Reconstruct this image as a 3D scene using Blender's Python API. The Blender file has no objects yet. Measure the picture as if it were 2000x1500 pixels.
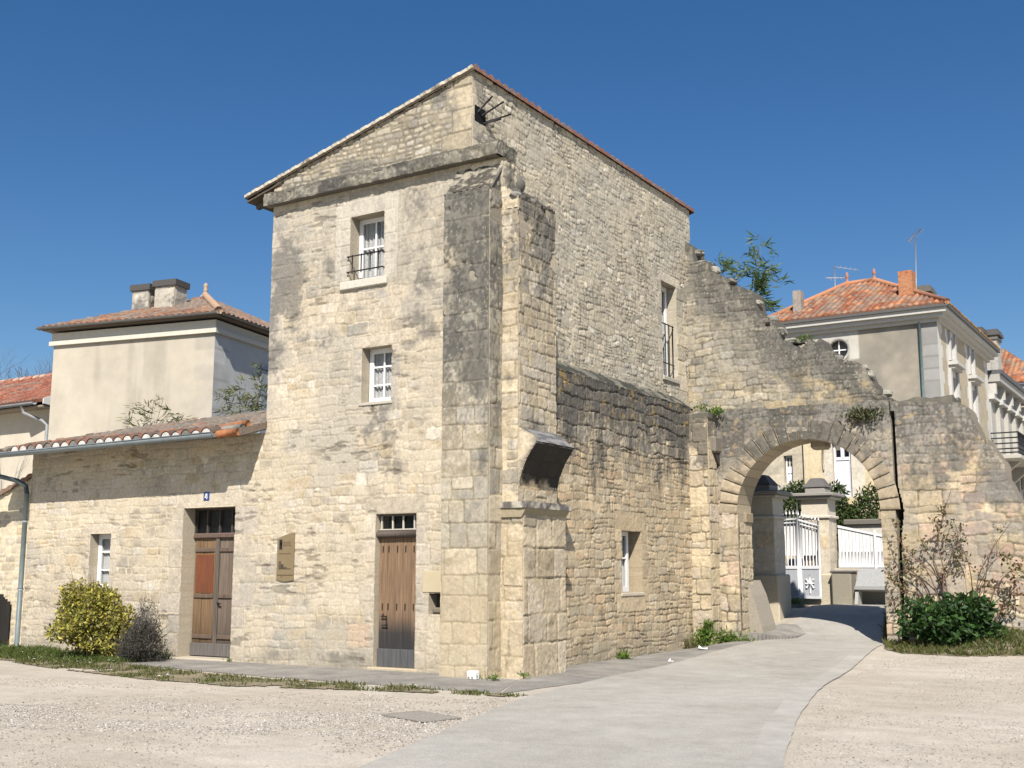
import bpy, math, random
import numpy as np
from mathutils import Vector, Matrix
random.seed(7)
SC = bpy.context.scene
COL = SC.collection
R_ = math.radians

# ------------------------------------------------------------------ camera, sky, sun, exposure
CAM = np.array([10.3, -15.22, 1.6]); FPX = 2250.0; PITCH = math.atan(365/FPX); YAW = R_(32)
cd = bpy.data.cameras.new('camera'); cam = bpy.data.objects.new('camera', cd); COL.objects.link(cam)
cam.location = CAM; cam.rotation_euler = (math.pi/2+PITCH, 0, YAW)
cd.sensor_width = 36; cd.lens = FPX/2000*36; cd.clip_end = 3000; cd.clip_start = .1
SC.camera = cam
SUN_A, SUN_E = R_(29), R_(44.5)
SUNV = Vector((math.cos(SUN_E)*math.sin(SUN_A), -math.cos(SUN_E)*math.cos(SUN_A), math.sin(SUN_E)))
W = bpy.data.worlds.new('World'); SC.world = W; W.use_nodes = True
nt = W.node_tree; bg = nt.nodes['Background']
sky = nt.nodes.new('ShaderNodeTexSky'); sky.sky_type = 'NISHITA'; sky.sun_disc = False
sky.sun_elevation = SUN_E; sky.sun_rotation = math.pi-SUN_A
sky.air_density = 1.0; sky.dust_density = .55; sky.ozone_density = 2.5
hs = nt.nodes.new('ShaderNodeHueSaturation'); hs.inputs['Hue'].default_value = .505; hs.inputs['Saturation'].default_value = 1.31
nt.links.new(sky.outputs[0], hs.inputs['Color']); nt.links.new(hs.outputs[0], bg.inputs['Color'])
bg.inputs['Strength'].default_value = .075
sl = bpy.data.lights.new('sun', 'SUN'); sl.energy = 5.0; sl.angle = R_(.5); sl.color = (1, .95, .875)
so = bpy.data.objects.new('sun', sl); COL.objects.link(so); so.location = (20, -30, 40)
so.rotation_euler = SUNV.to_track_quat('Z', 'Y').to_euler()
SC.view_settings.view_transform = 'Standard'; SC.view_settings.look = 'None'
SC.view_settings.exposure = .40; SC.view_settings.gamma = 1
SC.cycles.max_bounces = 6; SC.cycles.diffuse_bounces = 1

# ------------------------------------------------------------------ helpers
_f = np.array([-math.sin(YAW)*math.cos(PITCH), math.cos(YAW)*math.cos(PITCH), math.sin(PITCH)])
_r = np.array([math.cos(YAW), math.sin(YAW), 0.]); _u = np.cross(_r, _f)
def ray(u, v): return _f*FPX+_r*(u-1000)-_u*(v-750)
def hit(u, v, ax, val):
    """where the sight line of a photograph pixel meets the plane x/y/z = val"""
    d = ray(u, v); return CAM+d*((val-CAM[ax])/d[ax])
def hitp(u, v, p0, n):
    d = ray(u, v); n = np.array(n); return CAM+d*(((np.array(p0)-CAM)@n)/(d@n))

def tag(o, label=None, cat=None, group=None, kind=None):
    if label: o['label'] = label
    if cat: o['category'] = cat
    if group: o['group'] = group
    if kind: o['kind'] = kind
    return o
def thing(name, label, cat, loc, group=None):
    o = bpy.data.objects.new(name, None); COL.objects.link(o); o.location = loc
    o.empty_display_size = .3
    return tag(o, label, cat, group)
def link(name, me, parent=None, mat=None):
    o = bpy.data.objects.new(name, me); COL.objects.link(o)
    if mat: me.materials.append(mat)
    if parent:
        o.parent = parent
        if parent.type == 'EMPTY': o.matrix_parent_inverse = Matrix.Translation(-parent.location)
    return o

class MB:
    """collects shapes (world coordinates) into one mesh with a vertex colour"""
    def __init__(s): s.v = []; s.f = []; s.c = []; s.sm = []; s.arr = []
    def add(s, vs, fs, col=(1, 1, 1), smooth=False):
        b = len(s.v); s.v += [tuple(p) for p in vs]; s.c += [tuple(col)]*len(vs)
        s.f += [tuple(b+i for i in f) for f in fs]; s.sm += [smooth]*len(fs); return s
    def box(s, a, b, col=(1, 1, 1), bev=0):
        x0, y0, z0 = a; x1, y1, z1 = b
        if bev <= 0:
            vs = [(x0,y0,z0),(x1,y0,z0),(x1,y1,z0),(x0,y1,z0),(x0,y0,z1),(x1,y0,z1),(x1,y1,z1),(x0,y1,z1)]
            return s.add(vs, [(0,3,2,1),(4,5,6,7),(0,1,5,4),(1,2,6,5),(2,3,7,6),(3,0,4,7)], col)
        import bmesh
        bm = bmesh.new(); bmesh.ops.create_cube(bm, size=1)
        for v in bm.verts: v.co = Vector(((x0+x1)/2+v.co.x*(x1-x0), (y0+y1)/2+v.co.y*(y1-y0), (z0+z1)/2+v.co.z*(z1-z0)))
        bmesh.ops.bevel(bm, geom=bm.edges[:], offset=bev, segments=1, affect='EDGES', profile=.5)
        s.frombm(bm, col); return s
    def frombm(s, bm, col, smooth=False):
        bm.verts.ensure_lookup_table()
        for i, v in enumerate(bm.verts): v.index = i
        s.add([v.co[:] for v in bm.verts], [[v.index for v in f.verts] for f in bm.faces], col, smooth); bm.free()
    def obox(s, o, u, v, w, a, b, col=(1, 1, 1)):
        """box in the frame o + i*u + j*v + k*w"""
        o, u, v, w = map(np.array, (o, u, v, w)); p = []
        for k in (a[2], b[2]):
            for (i, j) in ((a[0], a[1]), (b[0], a[1]), (b[0], b[1]), (a[0], b[1])): p.append(o+u*i+v*j+w*k)
        return s.add(p, [(0,3,2,1),(4,5,6,7),(0,1,5,4),(1,2,6,5),(2,3,7,6),(3,0,4,7)], col)
    def prism(s, poly, o, u, v, w, d0, d1, col=(1, 1, 1)):
        """polygon (in u,v) extruded along w from d0 to d1"""
        o, u, v, w = map(lambda q: np.array(q, float), (o, u, v, w)); n = len(poly)
        p = [o+u*a+v*b+w*d0 for a, b in poly]+[o+u*a+v*b+w*d1 for a, b in poly]
        return s.add(p, [tuple(range(n))[::-1], tuple(range(n, 2*n))]+[(i, (i+1) % n, n+(i+1) % n, n+i) for i in range(n)], col)
    def tube(s, pts, rad, col=(1, 1, 1), n=8, caps=True):
        pts = [np.array(p, float) for p in pts]; m = len(pts)
        rad = list(rad) if hasattr(rad, '__len__') else [rad]*m
        vs = []; up = np.array([.3, .2, 1.])
        for i, p in enumerate(pts):
            t = pts[min(i+1, m-1)]-pts[max(i-1, 0)]; t = t/(np.linalg.norm(t)+1e-9)
            a = np.cross(t, up)
            if np.linalg.norm(a) < .05: a = np.cross(t, (1, 0, 0))
            a /= np.linalg.norm(a); b = np.cross(t, a)
            for k in range(n):
                q = 2*math.pi*k/n; vs.append(p+(a*math.cos(q)+b*math.sin(q))*rad[i])
        fs = [(i*n+k, i*n+(k+1) % n, (i+1)*n+(k+1) % n, (i+1)*n+k) for i in range(m-1) for k in range(n)]
        if caps: fs += [tuple(range(n)), tuple((m-1)*n+k for k in range(n))[::-1]]
        return s.add(vs, fs, col, True)
    def lathe(s, prof, c, col=(1, 1, 1), n=12):
        vs = [(c[0]+r*math.cos(2*math.pi*k/n), c[1]+r*math.sin(2*math.pi*k/n), c[2]+z) for r, z in prof for k in range(n)]
        m = len(prof)
        fs = [(i*n+k, i*n+(k+1) % n, (i+1)*n+(k+1) % n, (i+1)*n+k) for i in range(m-1) for k in range(n)]
        fs += [tuple(range(n))[::-1], tuple((m-1)*n+k for k in range(n))]
        return s.add(vs, fs, col, True)
    def pan(s, P): s.arr.append(P); return s
    def build(s, name, mat, parent=None):
        V = [np.array(s.v, float).reshape(-1, 3)]; Cc = [np.array(s.c, float).reshape(-1, 3)]
        lens = [np.array([len(f) for f in s.f], int)]; loops = [np.array([i for f in s.f for i in f], int)]
        sm = [np.array(s.sm, bool)]; b = len(s.v)
        for (v, f, c, q) in s.arr:
            V.append(v); Cc.append(c); lens.append(np.full(len(f), 4)); loops.append((f+b).ravel()); sm.append(q); b += len(v)
        V = np.concatenate(V); Cc = np.concatenate(Cc); lens = np.concatenate(lens); loops = np.concatenate(loops); sm = np.concatenate(sm)
        me = bpy.data.meshes.new(name)
        me.vertices.add(len(V)); me.vertices.foreach_set('co', V.astype(np.float32).ravel())
        me.loops.add(len(loops)); me.loops.foreach_set('vertex_index', loops.astype(np.int32))
        me.polygons.add(len(lens)); st = np.concatenate([[0], np.cumsum(lens)[:-1]])
        me.polygons.foreach_set('loop_start', st.astype(np.int32)); me.polygons.foreach_set('loop_total', lens.astype(np.int32))
        me.polygons.foreach_set('use_smooth', sm)
        a = me.color_attributes.new('Col', 'FLOAT_COLOR', 'POINT')
        a.data.foreach_set('color', np.concatenate([Cc, np.ones((len(Cc), 1))], 1).astype(np.float32).ravel())
        me.update(calc_edges=True); me.validate()
        return link(name, me, parent, mat)

# noise ---------------------------------------------------------------
_T = np.random.default_rng(3).random((256, 256))
def vn(x, y, seed=0):
    x = x+seed*17.31; y = y+seed*9.77
    xi = np.floor(x).astype(int); yi = np.floor(y).astype(int); fx = x-xi; fy = y-yi
    fx = fx*fx*(3-2*fx); fy = fy*fy*(3-2*fy)
    a = _T[xi & 255, yi & 255]; b = _T[(xi+1) & 255, yi & 255]; c = _T[xi & 255, (yi+1) & 255]; d = _T[(xi+1) & 255, (yi+1) & 255]
    return (a*(1-fx)+b*fx)*(1-fy)+(c*(1-fx)+d*fx)*fy
def fbm(x, y, seed=0, o=4):
    r = 0; amp = .5; tot = 0
    for i in range(o): r = r+amp*vn(x, y, seed+i*3); tot += amp; amp *= .5; x = x*2.03; y = y*2.03
    return r/tot
def ss(a, b, x):
    t = np.clip((x-a)/(b-a), 0, 1); return t*t*(3-2*t)
def lerp(a, b, t): return a+(np.asarray(b)-a)*t[..., None]

def pan(o, u, v, n, Wd, Ht, res, fun, keep=None, depth=.4, back=False, skirt=True):
    """height-field slab: o + S*u + T*v + h*n; cells outside keep() are left out and every rim gets sides 'depth' deep"""
    o, u, v, n = (np.array(q, float) for q in (o, u, v, n))
    nx, ny = max(1, round(Wd/res)), max(1, round(Ht/res))
    S, T = np.meshgrid(np.linspace(0, Wd, nx+1), np.linspace(0, Ht, ny+1), indexing='ij')
    h, c = fun(S, T)
    c = np.clip(c, .004, .95)
    P = o+S[..., None]*u+T[..., None]*v+(h[..., None]+.004)*n
    B = o+S[..., None]*u+T[..., None]*v-depth*n
    Sc = (S[:-1, :-1]+S[1:, 1:])/2; Tc = (T[:-1, :-1]+T[1:, 1:])/2
    K = np.ones((nx, ny), bool) if keep is None else keep(Sc, Tc)
    idx = np.arange((nx+1)*(ny+1)).reshape(nx+1, ny+1)
    F = np.stack([idx[:-1, :-1], idx[1:, :-1], idx[1:, 1:], idx[:-1, 1:]], -1)[K]
    V = [P.reshape(-1, 3)]; Cc = [c.reshape(-1, 3)]; Fs = [F]; sm = [np.ones(len(F), bool)]; b = len(V[0])
    if back:
        V.append(B.reshape(-1, 3)); Cc.append(c.reshape(-1, 3)); Fs.append(F[:, ::-1]+b); sm.append(np.ones(len(F), bool)); b += len(V[-1])
    if skirt:
        Kp = np.pad(K, 1)
        Pf = P.reshape(-1, 3); Bf = B.reshape(-1, 3); cf = c.reshape(-1, 3)
        for (di, dj, e) in ((0, -1, (0, 1)), (1, 0, (1, 2)), (0, 1, (2, 3)), (-1, 0, (3, 0))):
            m = K & ~Kp[1+di:1+di+nx, 1+dj:1+dj+ny]
            q = np.stack([idx[:-1, :-1], idx[1:, :-1], idx[1:, 1:], idx[:-1, 1:]], -1)[m]
            if not len(q): continue
            i0, i1 = q[:, e[0]], q[:, e[1]]
            vv = np.stack([Pf[i1], Pf[i0], Bf[i0], Bf[i1]], 1).reshape(-1, 3)
            cc = np.stack([cf[i1], cf[i0], cf[i0], cf[i1]], 1).reshape(-1, 3); cc = cc*.3+cc.mean(0)*.7
            V.append(vv); Cc.append(cc); Fs.append(np.arange(len(vv)).reshape(-1, 4)+b); sm.append(np.zeros(len(q), bool)); b += len(vv)
    V = np.concatenate(V); Cc = np.concatenate(Cc); Fs = np.concatenate(Fs); sm = np.concatenate(sm)
    used = np.zeros(len(V), bool); used[Fs.ravel()] = True; mp = np.cumsum(used)-1
    return (V[used], mp[Fs], Cc[used], sm)

# masonry -------------------------------------------------------------
CREAM = [(.49,.41,.29), (.46,.39,.285), (.43,.37,.285), (.40,.345,.26), (.52,.45,.34), (.46,.37,.245), (.55,.49,.40)]
PALE = [(.51,.45,.345), (.48,.42,.32), (.56,.51,.42), (.42,.37,.285), (.53,.46,.34), (.37,.335,.275)]
TAN = [(.52,.41,.265), (.48,.38,.25), (.54,.43,.285), (.45,.36,.24), (.50,.42,.30), (.51,.38,.24)]
ASHL = [(.50,.44,.34), (.46,.41,.32), (.53,.46,.34), (.44,.39,.31), (.49,.41,.29)]
def masonry(S, T, seed=1, hr=(.09, .2), wr=(.14, .42), jw=.012, relief=.012, warp=.014, pal=CREAM, mortar=(.62,.53,.37),
            split=.3, cover=0., rough=.007, blocks=(), blockpal=ASHL, tone=.12, dark=0., dirty=0., dcol=(.19, .18, .16), damt=.75, joint=0.):
    rng = np.random.default_rng(seed)
    S0, T0 = S, T
    S = S+(vn(S*3, T*3, seed)-.5)*warp*2+(vn(S*9, T*9, seed+1)-.5)*warp
    T = T+(vn(S*2.2, T*3, seed+2)-.5)*warp*2.4+(vn(S*9, T*9, seed+3)-.5)*warp+(vn(S*.5, T*.5, seed+4)-.5)*.06
    tb = [-.6]
    while tb[-1] < 12.5: tb.append(tb[-1]+rng.uniform(*hr))
    tb = np.array(tb); row = np.clip(np.searchsorted(tb, T)-1, 0, len(tb)-2)
    d = np.zeros_like(S); sid = np.zeros(S.shape, int)
    lo, hi = S.min()-1, S.max()+1
    for r in range(row.min(), row.max()+1):
        m = row == r
        if not m.any(): continue
        rh = tb[r+1]-tb[r]; k = np.clip(rh/np.mean(hr), .8, 1.3)
        nn = int((hi-lo)/(wr[0]*k))+4
        e = lo-rng.uniform(0, .5)+np.concatenate([[0], np.cumsum(rng.uniform(wr[0]*k, wr[1]*k, nn))])
        s_ = S[m]; t_ = T[m]
        c = np.searchsorted(e, s_)-1
        c = np.clip(c, 0, len(e)-2)
        ds = np.minimum(s_-e[c], e[c+1]-s_)
        t0 = np.full(s_.shape, tb[r]); t1 = np.full(s_.shape, tb[r+1]); sub = np.zeros(s_.shape, int)
        if rh > np.mean(hr)*.95:
            sp = rng.random(len(e)) < split; f = rng.uniform(.38, .62, len(e))
            mid = tb[r]+rh*f[c]; up = sp[c] & (t_ > mid); dn = sp[c] & (t_ <= mid)
            t0[up] = mid[up]; t1[dn] = mid[dn]; sub[up] = 1
        dt = np.minimum(t_-t0, t1-t_); kk = 70.
        d[m] = -np.log(np.exp(-kk*np.clip(ds, 0, .3))+np.exp(-kk*np.clip(dt, 0, .3)))/kk
        sid[m] = r*4001+c*2+sub
    isb = np.zeros(S.shape, bool)
    for i, bk in enumerate(blocks):
        a0, a1, b0, b1 = bk[:4]
        db = np.minimum(np.minimum(S0-a0, a1-S0), np.minimum(T0-b0, b1-T0))
        m = db > 0
        d[m] = db[m]; sid[m] = 900000+i*7; isb |= m
    tab = np.random.default_rng(seed+99).random((4096, 4)); key = (sid*2654435761 % 4096)
    rr = tab[key]
    nz = fbm(S0*14, T0*14, seed+7); nf = fbm(S0*45, T0*45, seed+8, 2)
    dd = d+((nz-.5)*.014+(nf-.5)*.006)*np.where(isb, .3, 1)
    m = ss(jw*.4, jw*1.7, dd)
    P = np.array(pal); col = P[(rr[..., 0]*len(P)).astype(int)]
    if isb.any():
        Bp = np.array(blockpal); col[isb] = Bp[(rr[..., 0]*len(Bp)).astype(int)][isb]
    col = col*(1+(rr[..., 1:2]-.5)*2*tone)
    col = col*(1+(nz[..., None]-.5)*.45+(nf[..., None]-.5)*.3)
    if callable(dirty) or dirty > 0:
        pr = dirty(S0, T0) if callable(dirty) else dirty
        md = ss(0, .12, pr-rr[..., 3]+(nz-.5)*.25)*damt*np.clip(.55+.9*(fbm(S0*7, T0*7, seed+11, 3)-.3), 0, 1)
        col = lerp(col, dcol, md)
    mo = np.array(mortar)*(1+(nf[..., None]-.5)*.35+(vn(S0*2, T0*2, seed+5)[..., None]-.5)*.2)
    h = relief*m+(rr[..., 2]-.5)*rough*2*m+(nz-.5)*rough*1.6+(nf-.5)*rough
    if cover > 0:
        cv = ss(.62-cover*.45, .80-cover*.45, fbm(S0*3.2, T0*4.2, seed+20, 5))*np.where(isb, .25, 1)
        m2 = m*(1-cv*.85); h = h*(1-cv*.45)+cv*relief*.7
    else: m2 = m
    if dark > 0:      # open, mortarless joints: sunk, and their crevice shade darkened into the colour
        jn = ss(.45, .7, fbm(S0*2.5, T0*2.5, seed+30, 3)); mo = mo*(1-dark*jn[..., None]); h = h-(1-m)*jn*relief*1.5*dark
    c = mo+(col-mo)*m2[..., None]
    if joint > 0:     # dirty, hollow joint lines, with crevice shade put into their colour
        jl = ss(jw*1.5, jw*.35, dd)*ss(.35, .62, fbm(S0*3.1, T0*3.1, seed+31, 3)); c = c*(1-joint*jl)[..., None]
    return h, c
def stain(c, S, T, blobs, seed, colr=(.10, .095, .085), amt=.85, sharp=.16, streak=False):
    """weathering patches: gaussian blobs (s, t, rs, rt, a) broken up by noise"""
    b = np.zeros_like(S)
    for s, t, rs, rt, a in blobs: b = b+a*np.exp(-((S-s)/rs)**2-((T-t)/rt)**2)
    n = fbm(S*3.5, T*(1.1 if streak else 3.5), seed, 5); n2 = fbm(S*16, T*(6 if streak else 16), seed+5, 3)
    m = ss(.5-sharp, .5+sharp, b*.55+(n-.5)*1.3+(n2-.5)*.6+.08*(b > .1))*np.clip(b*1.6, 0, 1)
    return lerp(c, colr, m*amt)

def lichen(c, S, T, m, seed, dk=(.085, .08, .07), lt=(.48, .46, .40)):
    """fine black and pale crusts, thickest where m is high, running a little downwards"""
    a = fbm(S*24, T*17, seed, 3); b = fbm(S*5, T*2.6, seed+3, 4); w = fbm(S*33, T*33, seed+6, 2)
    c = lerp(c, dk, ss(.50, .62, a*.55+b*.55+.06*(m-.5))*m*.72)
    return lerp(c, lt, ss(.74, .82, w)*ss(.4, .6, b)*m*.55)

# ------------------------------------------------------------------ materials
def newmat(name):
    m = bpy.data.materials.new(name); m.use_nodes = True; nt = m.node_tree
    return m, nt, nt.nodes['Principled BSDF'], nt.links
def m_attr(name, rough=.92, nscale=30, namt=.35, bump=.35, bscale=55, bdist=.012, spec=.25):
    m, nt, b, L = newmat(name); b.inputs['Roughness'].default_value = rough; b.inputs['Specular IOR Level'].default_value = spec
    a = nt.nodes.new('ShaderNodeVertexColor'); a.layer_name = 'Col'
    tc = nt.nodes.new('ShaderNodeTexCoord')
    n = nt.nodes.new('ShaderNodeTexNoise'); n.inputs['Scale'].default_value = nscale; n.inputs['Detail'].default_value = 6; n.inputs['Roughness'].default_value = .65
    L.new(tc.outputs['Object'], n.inputs['Vector'])
    mr = nt.nodes.new('ShaderNodeMapRange'); mr.inputs['From Min'].default_value = .25; mr.inputs['From Max'].default_value = .75
    mr.inputs['To Min'].default_value = 1-namt; mr.inputs['To Max'].default_value = 1+namt
    L.new(n.outputs['Fac'], mr.inputs['Value'])
    mx = nt.nodes.new('ShaderNodeVectorMath'); mx.operation = 'SCALE'
    L.new(a.outputs['Color'], mx.inputs[0]); L.new(mr.outputs[0], mx.inputs['Scale']); L.new(mx.outputs[0], b.inputs['Base Color'])
    if bump:
        n2 = nt.nodes.new('ShaderNodeTexNoise'); n2.inputs['Scale'].default_value = bscale; n2.inputs['Detail'].default_value = 8; n2.inputs['Roughness'].default_value = .7
        L.new(tc.outputs['Object'], n2.inputs['Vector'])
        bp = nt.nodes.new('ShaderNodeBump'); bp.inputs['Strength'].default_value = bump; bp.inputs['Distance'].default_value = bdist
        L.new(n2.outputs['Fac'], bp.inputs['Height']); L.new(bp.outputs[0], b.inputs['Normal'])
    return m
M_STONE = m_attr('stone', nscale=24, namt=.17, bump=.32, bscale=42, bdist=.018)
M_TILE = m_attr('tile', nscale=14, namt=.4, bump=.3, bscale=40)
M_PLAS = m_attr('render_coat', nscale=2.2, namt=.09, bump=.25, bscale=60, bdist=.006)
M_PAINT = m_attr('paint', rough=.55, nscale=9, namt=.10, bump=.1, bscale=30, bdist=.003, spec=.4)
M_IRON = m_attr('iron', rough=.6, nscale=30, namt=.3, bump=.2, spec=.4)
M_ZINC = m_attr('zinc', rough=.5, nscale=6, namt=.2, bump=0, spec=.5)
def m_wood():
    m, nt, b, L = newmat('old_wood'); b.inputs['Roughness'].default_value = .8
    a = nt.nodes.new('ShaderNodeVertexColor'); a.layer_name = 'Col'
    tc = nt.nodes.new('ShaderNodeTexCoord'); mp = nt.nodes.new('ShaderNodeMapping'); mp.inputs['Scale'].default_value = (45, 45, 2.2)
    L.new(tc.outputs['Object'], mp.inputs[0])
    n = nt.nodes.new('ShaderNodeTexNoise'); n.inputs['Scale'].default_value = 1; n.inputs['Detail'].default_value = 7; n.inputs['Roughness'].default_value = .6
    L.new(mp.outputs[0], n.inputs['Vector'])
    mr = nt.nodes.new('ShaderNodeMapRange'); mr.inputs['From Min'].default_value = .25; mr.inputs['From Max'].default_value = .75
    mr.inputs['To Min'].default_value = .55; mr.inputs['To Max'].default_value = 1.4; L.new(n.outputs['Fac'], mr.inputs['Value'])
    mx = nt.nodes.new('ShaderNodeVectorMath'); mx.operation = 'SCALE'
    L.new(a.outputs['Color'], mx.inputs[0]); L.new(mr.outputs[0], mx.inputs['Scale']); L.new(mx.outputs[0], b.inputs['Base Color'])
    bp = nt.nodes.new('ShaderNodeBump'); bp.inputs['Strength'].default_value = .4; bp.inputs['Distance'].default_value = .006
    L.new(n.outputs['Fac'], bp.inputs['Height']); L.new(bp.outputs[0], b.inputs['Normal'])
    return m
M_WOOD = m_wood()
def m_leaf():
    m, nt, b, L = newmat('leaf'); b.inputs['Roughness'].default_value = .5; b.inputs['Specular IOR Level'].default_value = .35
    a = nt.nodes.new('ShaderNodeVertexColor'); a.layer_name = 'Col'; L.new(a.outputs['Color'], b.inputs['Base Color'])
    t = nt.nodes.new('ShaderNodeBsdfTranslucent'); L.new(a.outputs['Color'], t.inputs['Color'])
    mx = nt.nodes.new('ShaderNodeMixShader'); mx.inputs[0].default_value = .25
    L.new(b.outputs[0], mx.inputs[1]); L.new(t.outputs[0], mx.inputs[2]); L.new(mx.outputs[0], nt.nodes['Material Output'].inputs['Surface'])
    return m
M_LEAF = m_leaf()
def m_glass():
    m, nt, b, L = newmat('window_glass'); b.inputs['Base Color'].default_value = (.02, .025, .03, 1); b.inputs['Roughness'].default_value = .04
    t = nt.nodes.new('ShaderNodeBsdfTransparent'); mx = nt.nodes.new('ShaderNodeMixShader'); mx.inputs[0].default_value = .14
    L.new(t.outputs[0], mx.inputs[1]); L.new(b.outputs[0], mx.inputs[2]); L.new(mx.outputs[0], nt.nodes['Material Output'].inputs['Surface'])
    return m
M_GLASS = m_glass()
def m_lace():
    m, nt, b, L = newmat('lace_curtain'); b.inputs['Base Color'].default_value = (.86, .86, .84, 1); b.inputs['Roughness'].default_value = .9
    tc = nt.nodes.new('ShaderNodeTexCoord'); v = nt.nodes.new('ShaderNodeTexVoronoi'); v.inputs['Scale'].default_value = 34
    L.new(tc.outputs['Object'], v.inputs['Vector'])
    r = nt.nodes.new('ShaderNodeMapRange'); r.inputs['From Min'].default_value = .1; r.inputs['From Max'].default_value = .62
    r.inputs['To Min'].default_value = 1.0; r.inputs['To Max'].default_value = .70
    L.new(v.outputs['Distance'], r.inputs['Value'])
    t = nt.nodes.new('ShaderNodeBsdfTransparent'); mx = nt.nodes.new('ShaderNodeMixShader')
    L.new(r.outputs[0], mx.inputs[0]); L.new(t.outputs[0], mx.inputs[1]); L.new(b.outputs[0], mx.inputs[2]); L.new(mx.outputs[0], nt.nodes['Material Output'].inputs['Surface'])
    return m
M_LACE = m_lace()
def m_ground(name, base, alt, vs=38, big=.5, bump=.5, speck=.35, strk=.10):
    """gravel / road metal: voronoi chippings, patches and wheel-worn tone"""
    m, nt, b, L = newmat(name); b.inputs['Roughness'].default_value = .95; b.inputs['Specular IOR Level'].default_value = .15
    tc = nt.nodes.new('ShaderNodeTexCoord')
    def noise(sc, det=6, ro=.6, vec=None):
        n = nt.nodes.new('ShaderNodeTexNoise'); n.inputs['Scale'].default_value = sc; n.inputs['Detail'].default_value = det; n.inputs['Roughness'].default_value = ro
        L.new(vec or tc.outputs['Object'], n.inputs['Vector']); return n
    n1 = noise(big, 8, .68)
    cr = nt.nodes.new('ShaderNodeMix'); cr.data_type = 'RGBA'; cr.inputs[6].default_value = (*base, 1); cr.inputs[7].default_value = (*alt, 1)
    mr = nt.nodes.new('ShaderNodeMapRange'); mr.inputs['From Min'].default_value = .38; mr.inputs['From Max'].default_value = .62
    L.new(n1.outputs['Fac'], mr.inputs['Value']); L.new(mr.outputs[0], cr.inputs[0])
    v = nt.nodes.new('ShaderNodeTexVoronoi'); v.inputs['Scale'].default_value = vs; L.new(tc.outputs['Object'], v.inputs['Vector'])
    sep = nt.nodes.new('ShaderNodeSeparateColor'); L.new(v.outputs['Color'], sep.inputs[0])
    n3 = noise(3.2, 5, .6); mul = nt.nodes.new('ShaderNodeMath'); mul.operation = 'MULTIPLY_ADD'
    L.new(sep.outputs[0], mul.inputs[0]); mul.inputs[1].default_value = speck; mul.inputs[2].default_value = 1-speck*.5
    mr3 = nt.nodes.new('ShaderNodeMapRange'); mr3.inputs['To Min'].default_value = .78; mr3.inputs['To Max'].default_value = 1.22; L.new(n3.outputs['Fac'], mr3.inputs['Value'])
    mm = nt.nodes.new('ShaderNodeMath'); mm.operation = 'MULTIPLY'; L.new(mul.outputs[0], mm.inputs[0]); L.new(mr3.outputs[0], mm.inputs[1])
    sc = nt.nodes.new('ShaderNodeVectorMath'); sc.operation = 'SCALE'; L.new(cr.outputs[2], sc.inputs[0]); L.new(mm.outputs[0], sc.inputs['Scale'])
    mp = nt.nodes.new('ShaderNodeMapping'); mp.inputs['Rotation'].default_value = (0, 0, R_(-24)); mp.inputs['Scale'].default_value = (.16, 1.5, 1); L.new(tc.outputs['Object'], mp.inputs[0])
    n5 = noise(1.0, 7, .62, mp.outputs[0]); mr5 = nt.nodes.new('ShaderNodeMapRange'); mr5.inputs['From Min'].default_value = .3; mr5.inputs['From Max'].default_value = .7; mr5.inputs['To Min'].default_value = 1-strk; mr5.inputs['To Max'].default_value = 1+strk; L.new(n5.outputs['Fac'], mr5.inputs['Value'])
    s2 = nt.nodes.new('ShaderNodeVectorMath'); s2.operation = 'SCALE'; L.new(sc.outputs[0], s2.inputs[0]); L.new(mr5.outputs[0], s2.inputs['Scale'])
    L.new(s2.outputs[0], b.inputs['Base Color'])
    n4 = noise(18, 8, .75)
    ad = nt.nodes.new('ShaderNodeMath'); ad.operation = 'SUBTRACT'; L.new(n4.outputs['Fac'], ad.inputs[0]); L.new(v.outputs['Distance'], ad.inputs[1])
    bp = nt.nodes.new('ShaderNodeBump'); bp.inputs['Strength'].default_value = bump; bp.inputs['Distance'].default_value = .02
    L.new(ad.outputs[0], bp.inputs['Height']); L.new(bp.outputs[0], b.inputs['Normal'])
    return m
M_GRAVEL = m_ground('gravel', (.44, .385, .305), (.52, .465, .385), 52, .35, .4, .22)
M_ROAD = m_ground('road_surface', (.36, .335, .29), (.435, .41, .36), 75, .32, .3, .24, .05)
M_PAVE = m_ground('worn_asphalt', (.22, .21, .19), (.34, .31, .27), 60, 1.2, .4, .3)
M_EDGE = m_ground('cement_edging', (.39, .365, .32), (.44, .415, .37), 60, 1.0, .2, .15)
M_EARTH = m_ground('earth', (.20, .17, .11), (.30, .25, .17), 30, 1.5, .6, .4)

WHITE = (.80, .79, .76); IRON = (.02, .02, .022); ZINC = (.20, .23, .24)
X, Y, Z = np.eye(3)

# ------------------------------------------------------------------ ground
def g(x, y):
    x = np.asarray(x, float); y = np.asarray(y, float)
    return .17*ss(3, 8.2, y)*ss(.3, 1.5, x)+.6*ss(8.6, 13.6, y)+.28*ss(4.8, 6.6, x)*ss(6.2, 8.0, y)*(1-ss(8.6, 9.2, y))
def sheet(name, xs, ys, dz, mat):
    Xs, Ys = np.meshgrid(xs, ys, indexing='ij'); Zs = g(Xs, Ys)+dz; nx, ny = len(xs), len(ys)
    idx = np.arange(nx*ny).reshape(nx, ny)
    F = np.stack([idx[:-1, :-1], idx[1:, :-1], idx[1:, 1:], idx[:-1, 1:]], -1).reshape(-1, 4)
    V = np.stack([Xs, Ys, Zs], -1).reshape(-1, 3)
    b = MB(); b.pan((V, F, np.ones_like(V), np.ones(len(F), bool))); return b.build(name, mat)
gx = np.concatenate([[-600, -200, -80, -40], np.arange(-26, 24.1, .5), [40, 80, 200, 600]])
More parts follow.
